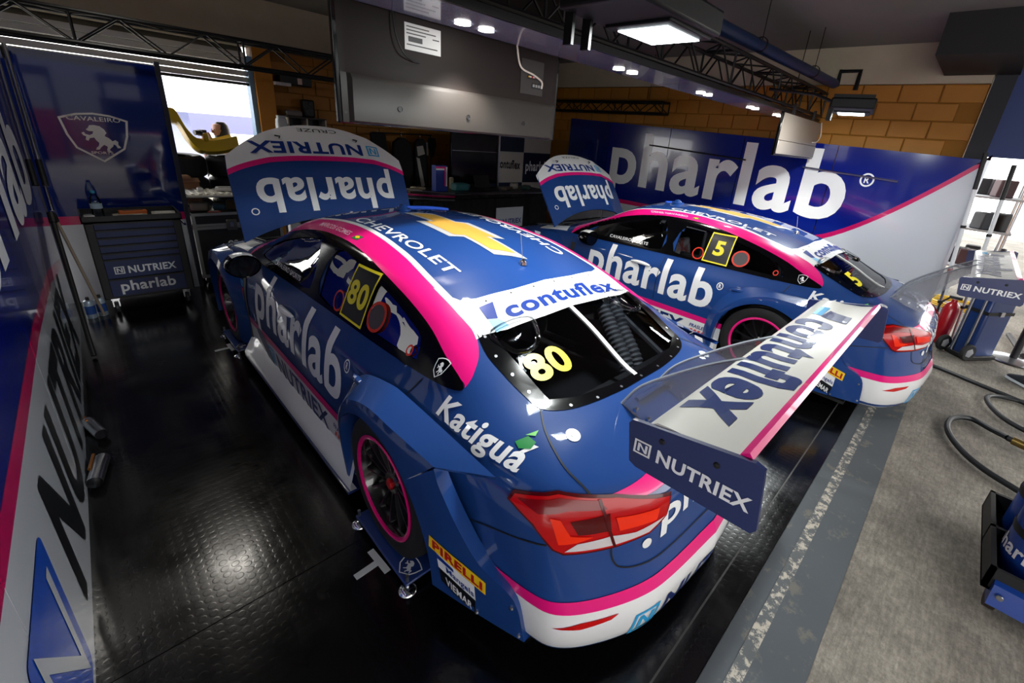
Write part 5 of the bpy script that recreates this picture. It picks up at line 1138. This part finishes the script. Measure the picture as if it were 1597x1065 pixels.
# person photographing outside the back opening
J, Rd, Ee = dict(JS), dict(RS), list(ES)
limbs(J, Rd, Ee, {'l': ((-.10, 0, .90), (-.11, -.02, .50), (-.11, .02, .09), 0), 'r': ((.10, 0, .90), (.11, -.02, .50), (.11, .02, .09), 0)}, {'l': ((-.19, 0, 1.38), (-.24, -.12, 1.16), (-.09, -.20, 1.46)), 'r': ((.19, 0, 1.38), (.24, -.12, 1.16), (.07, -.20, 1.46))})
pr1, o = figure('person', 'dark-haired person raising a camera outside the back opening, half hidden by the hood', (.02, 6.95, 0), R_(-70), J, Ee, Rd, mat('shirt_pale_pink', '#caa7a0', .7)); face(pr1, (0, -.012, 1.60), 0)
for s in (-1, 1): fingers(pr1, (s * .06, -.21, 1.50), (0, 0, 1), s); MB().box((s * .11, -.03, .04), (.09, .25, .08)).build('shoe', BLKM, pr1, bevel=.03)
MB().lathe([(0, .11), (.075, .075), (.088, 0), (.08, -.06), (.05, -.11), (0, -.125)], 18, Matrix.Translation((0, -.02, 1.595))).build('face', SKIN, pr1)
cm = thing('camera_held', 'black camera held up to the face of the dark-haired person', 'camera', (-.21, 6.92, 1.50), R_(-70)); MB().bb((-.07, -.04, 0), (.07, .02, .09)).build('camera_body', BLKM, cm, bevel=.01); MB().cyl((0, -.04, .045), (0, -.11, .045), .035).build('camera_lens', DARK, cm)
# person at the right edge: only shoe and calf are in the picture
J, Rd, Ee = dict(JS), dict(RS), list(ES)
limbs(J, Rd, Ee, {'l': ((-.10, 0, .90), (-.12, -.03, .50), (-.13, .06, .10), 0), 'r': ((.10, 0, .90), (.12, -.02, .50), (.14, .0, .10), 0)}, {'l': ((-.19, 0, 1.38), (-.26, .02, 1.10), (-.24, -.05, .86)), 'r': ((.19, 0, 1.38), (.26, .02, 1.10), (.24, -.05, .86))})
pr2, o = figure('person', 'standing person in black shorts and dark running shoes at the right edge', (4.62, -2.36, 0), R_(130), J, Ee, Rd, SKIN); face(pr2, (0, -.012, 1.60), 0)
MB().lathe([(0, .11), (.075, .075), (.088, 0), (.08, -.06), (.05, -.11), (0, -.125)], 18, Matrix.Translation((0, -.02, 1.595))).build('face', SKIN, pr2)
m = MB(); m.lathe([(.17, 1.06), (.185, .95), (.19, .85)], 20, Matrix.Scale(.72, 4, (0, 1, 0)))
for s in (-1, 1): m.grid([[(s * .105 + (.105 - .0) * math.cos(t) * k_, .11 * math.sin(t) * k_ - .015, z) for t in np.linspace(0, 2 * math.pi, 15)] for z, k_ in ((.92, 1.0), (.70, 1.0), (.50, .93))])
m.build('shorts', BLKM, pr2, smooth=60); m = MB(); m.lathe([(.17, 1.02), (.165, 1.12), (.19, 1.28), (.20, 1.38), (.10, 1.46), (.07, 1.47)], 20, Matrix.Scale(.68, 4, (0, 1, 0))); m.build('shirt', mat('shirt_navy', '#152044', .7), pr2, smooth=60)
for s, fx, fy in ((-1, -.13, .02), (1, .14, -.04)):
    fingers(pr2, (s * .235, -.07, .80), (0, 0, -1), -s)
    m = MB(); m.grid([[(fx + w_ * math.cos(t), fy + y_, max(.012, .012 + h_ * max(0, math.sin(t)))) for t in np.linspace(0, 2 * math.pi, 17)] for y_, w_, h_ in ((.12, .005, .02), (.115, .035, .09), (.06, .042, .10), (-.03, .047, .085), (-.11, .050, .055), (-.165, .040, .035), (-.185, .005, .02))]); sh1 = m.build('shoe', mat('shoe_dark_blue', '#141c26', .6), pr2, smooth=60)
    m = MB(); m.prism([(fx + w_, fy + y_) for y_, w_ in ((.12, .02), (.06, .046), (-.03, .050), (-.11, .053), (-.17, .04), (-.187, 0))] + [(fx - w_, fy + y_) for y_, w_ in ((-.17, .04), (-.11, .053), (-.03, .050), (.06, .046), (.12, .02))], lambda x, y: (x, y, 0), lambda x, y: (x, y, .024)); m.build('shoe_sole', mat('sole_white', '#cfd6dc', .6), sh1)
# ------------------------------------------------------------------ back wall things
shf = thing('wall_shelf', 'shelf unit with dark pigeonholes against the yellow back wall', 'shelf', (.72, 6.25, 0))
for z in (.4, 1.0, 1.60, 1.855): MB().bb((0, 0, z), (.55, .28, z + .02)).build('shelf_board', mat('shelf_dark', '#2b241d', .6), shf, smooth=0)
for x in (0, .26, .53): MB().bb((x, .0, 0), (x + .02, .28, 1.86)).build('shelf_side', mat('shelf_edge_pale', '#c8bfae', .6), shf, smooth=0)
MB().bb((0, .26, 0), (.55, .28, 1.86)).build('shelf_back', BLKM, shf, smooth=0)
sp = thing('loudspeaker', 'small black loudspeaker on the shelf by the yellow wall', 'speaker', (1.06, 6.38, 1.877)); MB().bb((-.08, -.08, 0), (.08, .08, .25)).build('cabinet', BLKM, sp, bevel=.025)
for z, r in ((.08, .055), (.19, .03)): m = MB(); m.lathe([(0, -.01), (r * .5, 0), (r, .004), (r * 1.1, 0)], 16, Matrix.Translation((0, -.082, z)) @ Matrix.Rotation(R_(90), 4, 'X')); m.build('driver_cone', DARK, sp)
small('white_carton', 'white carton standing beside the shelf unit', 'carton', (.14, .14, .5), '#c9ccd0', (.62, 6.20, 1.43 - .43), 0, lid='#b9bcc0')['label'] = 'tall white carton beside the shelf unit'
cr_ = bpy.data.objects.get('white_carton'); cr_.location.z = 0; cr_.scale = (1, 1, 3.7)
small('parts_tray', 'grey wire tray beside the loudspeaker on the shelf', 'tray', (.22, .12, .08), '#6a625c', (.85, 6.38, 1.877), 0, lid='#8b837c')
pj_ = thing('projector_bracket', 'black and white device bracketed high on the yellow wall', 'device', (.86, 6.45, 2.30)); MB().bb((-.15, -.12, 0), (.28, .10, .13)).build('device_body', BLKM, pj_, bevel=.01); MB().bb((-.22, -.14, -.02), (-.02, .1, .02)).build('device_plate', mat('device_white', '#c9cbd0', .4), pj_, smooth=0); MB().bb((.08, -.124, .02), (.14, -.119, .10)).build('device_label', mat('device_label', '#d8b8ae', .5), pj_, smooth=0)
# clothes rail
cr0 = thing('clothes_rail', 'black wall rail with race suits hung on it', 'clothes rail', (1.9, 6.05, 0)); MB().cyl((0, 0, 1.74), (1.1, 0, 1.76), .012).build('rail', TRM, cr0); 
for x in (.02, 1.08): MB().cyl((x, 0, 0), (x, 0, 1.75), .012).build('rail_post', TRM, cr0)
def cloth_item(name, label, x, outline, mt, th=.07, extra=()):
    t = thing(name, label, 'clothing', (x, 6.05, 1.74), 0, 'clothes on the rail'); m = MB(); m.prism(outline, lambda a, b: (a, -th / 2, b), lambda a, b: (a, th / 2, b)); m.build('garment', mt, t, bevel=.02); MB().tube([(0, 0, -.02), (.0, 0, .03)], .004, 6).build('hook', STEEL, t)
    for nm, ou, mm in extra: m = MB(); m.prism(ou, lambda a, b: (a, -th / 2 - .012, b), lambda a, b: (a, -th / 2 + .004, b)); m.build(nm, mm, t, smooth=0)
SUITK = mat('suit_black', '#0c0d10', .8); SUITW = mat('suit_white', '#c4bdb6', .8)
cloth_item('black_trousers', 'black trousers hung at the left end of the rail', 2.0, [(-.14, 0), (.12, 0), (.14, -.25), (.18, -.75), (.10, -.75), (.03, -.25), (-.02, -.25), (-.02, -.60), (-.10, -.60)], SUITK)
cloth_item('black_race_suit', 'black race suit hung in the middle of the rail', 2.41, [(-.05, -.05), (.05, -.05), (.16, -.14), (.20, -.5), (.16, -.9), (-.16, -.9), (-.18, -.5), (-.16, -.14)], SUITK, .10)
cloth_item('white_race_suit', 'white and black race suit hung beside the black one', 2.77, [(-.05, -.05), (.05, -.05), (.12, -.14), (.14, -.5), (.14, -.95), (-.10, -.95), (-.12, -.5), (-.12, -.14)], SUITK, .10, (('white_chest', [(-.10, -.18), (.02, -.16), (.06, -.30), (-.08, -.34)], SUITW), ('white_leg', [(-.11, -.36), (-.05, -.38), (.05, -.85), (-.02, -.88)], SUITW), ('white_arm', [(.09, -.10), (.12, -.10), (.13, -.32), (.10, -.32)], SUITW)))
cloth_item('black_cap_bag', 'small black bag hung at the right end of the rail', 3.0, [(-.06, -.02), (.07, -.02), (.09, -.12), (.06, -.26), (.03, -.36), (-.02, -.34), (-.03, -.22), (-.08, -.16)], SUITK)
# big dark monitor on a stand and the work counter
mo = thing('monitor', 'large dark monitor on a stand beyond the work counter', 'monitor', (2.95, 5.35, 0)); MB().bb((0, 0, 1.0), (1.02, .05, 1.88)).build('screen', BLACK, mo, bevel=.008); MB().bb((.02, -.004, 1.56), (1.0, -.001, 1.565)).build('screen_seam', STEEL, mo, smooth=0); MB().bb((.42, .02, 0), (.60, .07, 1.05)).build('stand', BLKM, mo, smooth=0); MB().bb((.15, -.15, 0), (.87, .25, .03)).build('stand_base', BLKM, mo, smooth=0)
MB().bb((1.06, .02, 0), (1.10, .06, 1.95)).build('side_post', STEEL, mo, smooth=0)
wc = thing('work_counter', 'black draped work counter with truss edge behind the cars', 'counter', (1.65, 4.35, 0))
MB().bb((0, 0, .96), (2.75, .62, 1.0)).build('counter_top', mat('counter_black', '#0a0a0c', .4), wc, smooth=0)
m = MB(); m.grid([[(x, .02 + .012 * math.sin(x * 38), z) for z in (0.0, .5, .96)] for x in np.linspace(0, 2.75, 120)]); m.build('drape', mat('drape_black', '#09090b', .9), wc, smooth=60)
for z in (.965, .90): MB().cyl((-.35, -.03, z + .02), (2.75, -.03, z), .010, n=8).build('rail', TRM if z < .95 else STEEL, wc)
for k in range(12): MB().cyl((k * .22, -.03, .90), (k * .22 + .11, -.03, .97), .005, n=5).build('rail_brace', TRM, wc)
MB().bb((0, .60, 0), (2.75, .62, .96)).build('counter_back', BLKM, wc, smooth=0)
sg = thing('sponsor_sign', 'white NUTRIEX sign hanging on the black counter drape', 'sign', (3.15, 4.335, .40)); MB().bb((0, -.012, 0), (.60, .0, .34)).build('sign_board', mat('sign_white', '#c9cfd6', .4), sg, smooth=0); flat('lettering', fit(T('NUTRIEX', .03), [(.14, .06), (.57, .06), (.57, .15), (.14, .15)]), lambda a, b: Vector((a, -.0135, b)), TXTB, sg); flat('emblem', fit(n_logo(), [(.03, .06), (.12, .06), (.12, .15), (.03, .15)]), lambda a, b: Vector((a, -.0135, b)), CYAN, sg)
bx = thing('gift_box', 'small blue box with magenta and white band on the counter', 'box', (2.12, 4.52, 1.0)); MB().bb((0, 0, 0), (.20, .12, .38)).build('carton', mat('box_blue', '#14348f', .4), bx, bevel=.004); MB().bb((-.001, -.003, .34), (.17, .0, .365)).build('band', PINK, bx, smooth=0); MB().bb((.145, -.003, .08), (.17, .0, .34)).build('band', PINK, bx, smooth=0); MB().bb((-.001, -.002, .315), (.145, .0, .338)).build('band', TXTW, bx, smooth=0); MB().bb((.172, -.002, .08), (.195, .0, .36)).build('band', TXTW, bx, smooth=0)
small('teal_case', 'teal tool case lying on the counter beside the blue box', 'case', (.26, .16, .11), '#2f6f74', (2.62, 4.62, 1.0), R_(5), lid='#28605f'); small('beige_bottle_pack', 'beige bottle standing on the counter behind the teal case', 'bottle', (.06, .06, .17), '#a59a80', (2.60, 4.83, 1.0), 0, lid='#d8d0b8')
lt = thing('laptop', 'open black laptop on the counter below the backdrop', 'laptop', (3.18, 4.62, 1.0)); MB().bb((-.16, -.12, 0), (.16, .12, .018)).build('keyboard_base', BLKM, lt, bevel=.004); MB().box((0, .16, .11), (.32, .008, .21), Matrix.Rotation(R_(-20), 3, 'X')).build('laptop_screen', BLKM, lt, bevel=.004)
for k, (x, y, b, c) in enumerate(((1.78, 4.55, (.20, .10, .05), '#8a7a62'), (1.98, 4.80, (.18, .14, .04), '#b7aa8a'), (2.80, 4.75, (.18, .12, .08), '#5e5b55'), (3.55, 4.55, (.24, .10, .05), '#5a5048'), (3.80, 4.65, (.14, .12, .10), '#8f8a80'), (4.05, 4.6, (.20, .14, .06), '#2e4a42'))): small('counter_item', ('brown pouch at the left end of the counter', 'cream cloth on the counter behind the brown pouch', 'grey box on the counter left of the laptop', 'brown case on the counter right of the laptop', 'pale box near the right end of the counter', 'dark green case at the right end of the counter')[k], 'item', b, c, (x, y, 1.0), R_(k * 7), lid='#4c4a45')
for k in range(3): tag(MB().tube([(1.30, 4.25, 1.10 - k * .06), (2.0, 4.28, 1.02 - k * .05), (2.3, 4.30, 1.0 - k * .05)], .012, 8).build('chrome_bar', STEEL if k != 1 else mat('magenta_bar', '#b01858', .4)), ('upper chrome bar sloping to the counter', 'magenta bar sloping between two chrome bars', 'lower chrome bar sloping to the counter')[k], 'bar')
# ------------------------------------------------------------------ wheel setup pads under the cars
def pad(label, x, y):
    t = thing('setup_pad', label, 'setup pad', (x, y, 0), 0, 'setup pads under the wheels')
    MB().bb((-.14, -.25, .038), (.14, .25, .053)).build('plate', mat('pad_blue', '#1c3470', .4, coat=.3), t, bevel=.006)
    flat('emblem', fit(crest(), [(-.13, -.12), (-.13, -.23), (-.04, -.23), (-.04, -.12)]), lambda a, b: Vector((a, b, .0545)), TXTW, t)
    for sx_ in (-1, 1):
        for sy in (-1, 1):
            m = MB(); m.lathe([(0, .018), (.012, .018), (.035, .008), (.04, 0), (0, 0)], 18, Matrix.Translation((sx_ * .125, sy * .235, 0))); m.build('foot', CHROME, t); MB().cyl((sx_ * .125, sy * .235, .01), (sx_ * .125, sy * .235, .085), .008, n=8).build('adjuster_screw', STEEL, t)
XC = RW[0] + .128
for (cx_, cy_, cn) in ((0, 0, 'the nearer race car'), (3.127, -.514, 'the race car by the wall')):
    for sx_, sn in ((-1, 'left'), (1, 'right')):
        for yy, wn in ((RW[1], 'rear'), (FW[1], 'front')): pad('blue metal pad under the %s %s wheel of %s' % (sn, wn, cn), cx_ + sx_ * .832, cy_ + yy)
for lab, x, y in (('white tape cross on the mat by the rear wheel pad', -1.0, .13), ('white tape cross on the mat by the front wheel pad', -.99, 2.84)):
    t = thing('tape_mark', lab, 'tape', (x, y, 0), R_(3)); MB().bb((-.10, -.016, .0), (.02, .016, .0015)).build('tape_strip', mat('tape_white', '#bfc3c4', .6), t, smooth=0); MB().bb((.0, -.075, .0), (.03, .08, .002)).build('tape_strip', mat('tape_white', '#bfc3c4', .6), t, smooth=0)
# ------------------------------------------------------------------ right side, outside the door line
hm = mat('hose_rubber', '#10161a', .45)
tag(MB().tube(cr([(4.10, -1.42, .02), (4.24, -1.51, .02), (4.1, -1.9, .02), (3.98, -2.21, .02), (3.7, -2.7, .02)], 10), .02, 10).build('air_hose', hm), 'black air hose running straight past the bumper of race car 5', 'hose')
tag(MB().tube(cr([(4.02, -2.40, .02), (3.98, -2.08, .02), (3.82, -1.95, .022), (3.55, -2.0, .02), (3.35, -2.15, .02), (3.2, -2.5, .02)], 12), .02, 10).build('air_hose', hm), 'black air hose loop at the right edge of the picture', 'hose')
tag(MB().tube(cr([(3.0, -2.06, .045), (3.08, -1.98, .03), (3.18, -1.85, .02), (3.05, -1.74, .02), (2.80, -1.72, .02), (2.55, -1.80, .02), (2.36, -1.94, .02), (2.2, -2.2, .02)], 14), .021, 10).build('air_hose', hm), 'looped black air hose with brass coupling on the concrete', 'hose')
cpn = thing('hose_coupling', 'brass air hose coupling lying on the concrete', 'coupling', (2.98, -2.09, .0), R_(-20)); BR = mat('brass', '#8a7440', .35, metal=.9)
MB().cyl((0, 0, .045), (-.0, -.18, .045), .032, .028, n=14).build('sleeve', BR, cpn); MB().cyl((0, .03, .045), (0, -.02, .045), .022, n=12).build('collar', DARK, cpn); MB().cyl((-.06, -.10, .045), (.05, -.10, .045), .007, n=6).build('lever', BR, cpn); MB().cyl((0, -.18, .045), (.03, -.25, .03), .012, n=8).build('nipple', BR, cpn)
# low trolley at the right edge
tr = thing('floor_trolley', 'low blue and black trolley on casters at the lower right edge', 'trolley', (.96, -1.90, 0)); TB = mat('trolley_blue', '#0f3a8c', .4, coat=.3)
m = MB(); m.bb((0, -.62, .12), (.72, 0, .135))
for a, b in (((0, -.02), (.72, 0)), ((0, -.62), (.02, 0)), ((.70, -.62), (.72, 0)), ((0, -.62), (.72, -.60)), ((.35, -.62), (.37, 0))): m.bb((a[0], a[1], .12), (b[0], b[1], .24))
m.build('tray', BLKM, tr); m = MB(); m.prism([(-.05, 0), (-.03, .10), (.04, .12), (.04, -.0)], lambda a, b: (a, -.62, .08 + b), lambda a, b: (a, -.03, .08 + b)); m.build('bumper_plate', TB, tr)
m = MB(); m.lathe([(0, .006), (.012, .005), (.014, 0)], 10, Matrix.Translation((-.05, -.06, .14)) @ Matrix.Rotation(R_(-90), 4, 'Y')); m.build('plate_bolt', STEEL, tr)
for x, y in ((.05, -.06), (.66, -.06), (.05, -.56), (.66, -.56)): c_ = MB().bb((x - .025, y - .02, .06), (x + .025, y + .02, .12)).build('caster_fork', BLKM, tr, smooth=0); m = MB(); m.cyl((x, y - .018, .05), (x, y + .018, .05), .05, n=18); m.build('caster_wheel', mat('caster_amber', '#2a1f16', .5), c_)
for k, (x, y, h) in enumerate(((.24, -.18, .40), (.54, -.20, .46))):
    b_ = MB().lathe([(0, 0), (.13, 0), (.14, .02), (.14, h - .06), (.10, h), (0, h)], 24, Matrix.Translation((x, y, .135))).build('cylinder_tank', TB, tr); MB().lathe([(.142, h * .55), (.145, h * .6), (.142, h * .65)], 24, Matrix.Translation((x, y, .135))).build('tank_strap', BLKM, b_)
V, F = T('pharlab', .024)[:2]; flat('lettering', ([(u_, v_) for u_, v_ in V], F), lambda a, b: Vector((.24 - .1425 * math.cos(R_(-10 + 120 * (1 - a))), -.18 + .1425 * math.sin(R_(-10 + 120 * (1 - a))), .22 + .10 * b)), TXTW, tr)
tag(MB().tube(cr([(1.9, -2.05, .02), (1.75, -2.02, .10), (1.62, -2.06, .26), (1.55, -2.2, .45), (1.55, -2.35, .6)], 8), .02, 10).build('air_hose', hm), 'black hose arching up to the trolley tanks', 'hose')
# jack / dolly case with wheels
dj = thing('wheeled_case', 'tall blue wheeled case strapped upright on a dolly near the wall end', 'case', (4.95, -1.66, 0), R_(-35)); DB = mat('case_blue', '#123068', .4, coat=.3)
MB().box((.16, -.05, .36), (.34, .22, .72)).build('case_shell', DB, dj, bevel=.02); MB().bb((-.03, -.18, .0), (.36, .08, .05)).build('dolly_base', BLKM, dj, bevel=.01)
for y in (-.16, .10): w_ = MB(); w_.lathe([(.02, -.02), (.085, -.022), (.095, -.01), (.095, .01), (.085, .022), (.02, .02)], 22, Matrix.Translation((-.05, y, .095)) @ Matrix.Rotation(R_(90), 4, 'X'), close=True); q = w_.build('dolly_wheel', RUB, dj); MB().lathe([(0, .026), (.05, .024), (.06, .018)], 5, Matrix.Translation((-.05, y, .095)) @ Matrix.Rotation(R_(90), 4, 'X')).build('wheel_hub', GREYC, q)
MB().box((.16, -.05, .55), (.36, .24, .035)).build('strap', BLKM, dj); MB().box((.16, -.175, .55), (.05, .015, .05)).build('buckle', STEEL, dj)
for x in (-.02,): MB().cyl((x, -.10, .05), (x - .0, -.10, 1.05), .014).build('dolly_tube', STEEL, dj); MB().cyl((x, .02, .05), (x, .02, 1.05), .014).build('dolly_tube', STEEL, dj)
ex = thing('fire_extinguisher', 'red fire extinguisher standing beside the blue wheeled case', 'fire extinguisher', (5.28, -1.50, 0)); MB().lathe([(0, 0), (.075, 0), (.08, .02), (.08, .42), (.06, .48), (.03, .51), (.025, .54), (0, .54)], 22).build('cylinder', mat('extinguisher_red', '#b01420', .3, coat=.6), ex); MB().box((0, 0, .56), (.04, .12, .03)).build('valve', DARK, ex); MB().tube(cr([(0, .05, .55), (.0, .11, .45), (.02, .09, .25), (.03, .085, .15)], 6), .01).build('hose', DARK, ex)
def post(label, x, y, h, mt, base):
    t = thing('barrier_post', label, 'post', (x, y, 0), 0, 'barrier posts'); MB().cyl((0, 0, .02), (0, 0, h), .035, n=14).build('pole', mt, t)
    if base: MB().lathe([(0, .035), (.06, .03), (.20, .012), (.21, 0), (0, 0)], 26).build('base_disc', base, t)
    else: MB().box((0, 0, .015), (.16, .16, .03)).build('base_plate', BLKM, t)
    MB().lathe([(0, .04), (.03, .035), (.04, 0)], 12, Matrix.Translation((0, 0, h))).build('cap', BLKM, t)
REDP = mat('post_red', '#b8182a', .4)
post('red barrier post just behind the blue wheeled case', 5.47, -1.82, 1.0, REDP, None); post('red barrier post further out beyond the door line', 6.3, -1.75, 1.05, REDP, None); post('dark barrier post with round silver base at the right edge', 5.36, -2.16, .95, DARK, STEEL); post('red barrier post at the far right outside', 6.6, -2.35, 1.05, REDP, None)
tag(MB().cyl((5.56, -2.25, .03), (6.4, -2.15, .03), .03, n=10).build('barrier_foot_bar', BLKM), 'black bar lying on the ground beyond the round silver post base', 'bar')
for k, (lab, p0, p1) in enumerate((('white and chrome pole leaning at the wall end, inner one', (5.30, -1.24, 2.15), (5.34, -1.42, .02)), ('white and chrome pole leaning at the wall end, outer one', (5.45, -1.50, 2.05), (5.42, -1.62, .02)))):
    t = thing('pole', lab, 'pole', p1); d_ = Vector(p0) - Vector(p1); MB().cyl((0, 0, 0), d_ * .4, .014, n=10).build('lower_tube', STEEL, t); MB().cyl(d_ * .4, d_ * .82, .02, n=10).build('white_sleeve', mat('sleeve_white_gloss', '#dfe3e6', .25), t); MB().cyl(d_ * .82, d_, .022, n=10).build('grip', BLKM, t); MB().cyl(d_ * .37, d_ * .40, .024, n=10).build('red_collar', REDP if k == 0 else BLKM, t)
    for q in (.2, .62): MB().cyl(d_ * q, d_ * (q + .015), .026, n=10).build('clip', BLKM, t)
# far things outside on the right: equipment stand, coiled yellow hose
es = thing('equipment_stand', 'black cluttered equipment stand outside at the right', 'stand', (8.6, -1.5, 0))
for x in (-.5, .5):
    for y in (-.3, .3): MB().cyl((x, y, 0), (x, y, 1.9), .025).build('upright', STEEL, es)
for z in (.5, 1.1, 1.6): MB().bb((-.55, -.35, z), (.55, .35, z + .03)).build('shelf', GREYC, es, smooth=0)
for k in range(9): MB().box((random.uniform(-.4, .4), random.uniform(-.2, .2), (.53, 1.13, 1.63)[k % 3] + .13), (.22, .2, .26), Matrix.Rotation(k, 3, 'Z')).build('equipment_box', mat('equip_%d' % (k % 4), ('#15161a', '#1c1a22', '#3a1f26', '#20242c')[k % 4], .6), es, bevel=.02)
yh = [(7.4 + .32 * math.cos(t), -1.55 + .32 * math.sin(t), .02 + .004 * t) for t in np.linspace(0, 18, 90)]; tag(MB().tube(yh, .018, 6).build('coiled_hose', mat('hose_yellow', '#c9a62a', .5)), 'coiled yellow hose lying outside beyond the barrier posts', 'hose')
# ------------------------------------------------------------------ outside the back opening
tn = thing('blue_tent', 'pale blue tent standing outside the back opening', 'tent', (-.5, 12.0, 0)); BLP = mat('tent_blue', '#c3ccf0', .7)
MB().bb((-.5, 0, 0), (1.1, .05, 1.75)).build('tent_wall', BLP, tn, smooth=0); m = MB(); m.add([(-.6, -.3, 1.75), (2.6, -.3, 1.75), (2.6, 2.0, 1.75), (-.6, 2.0, 1.75), (1.0, .85, 2.6)], [(0, 1, 4), (1, 2, 4), (2, 3, 4), (3, 0, 4)]); m.build('tent_roof', mat('tent_white', '#e8ebf2', .7), tn, smooth=0); MB().bb((.9, -.32, 1.35), (2.3, -.28, 1.75)).build('tent_valance', mat('tent_violet', '#8e92d6', .7), tn, smooth=0)
for x in (-.55, 2.55): MB().cyl((x, -.28, 0), (x, -.28, 1.75), .03).build('tent_leg', STEEL, tn)
vn = thing('white_van', 'white parked van outside the back opening', 'van', (-2.2, 14.0, 0)); m = MB(); m.prism([(0, .3), (3.6, .3), (3.6, 1.0), (3.2, 1.1), (2.7, 1.75), (.1, 1.8), (0, 1.6)], lambda a, b: (a, 0, b), lambda a, b: (a, 1.7, b)); m.build('van_body', mat('van_white', '#e4e7ea', .4), vn, bevel=.05); m = MB(); m.prism([(2.72, 1.65), (3.1, 1.12), (2.2, 1.12), (2.2, 1.65)], lambda a, b: (a, -.01, b), lambda a, b: (a, .0, b)); m.build('van_window', DARK, vn, smooth=0)
for x in (.7, 2.9): MB().cyl((x, -.02, .32), (x, .2, .32), .32, n=24).build('van_wheel', RUB, vn)
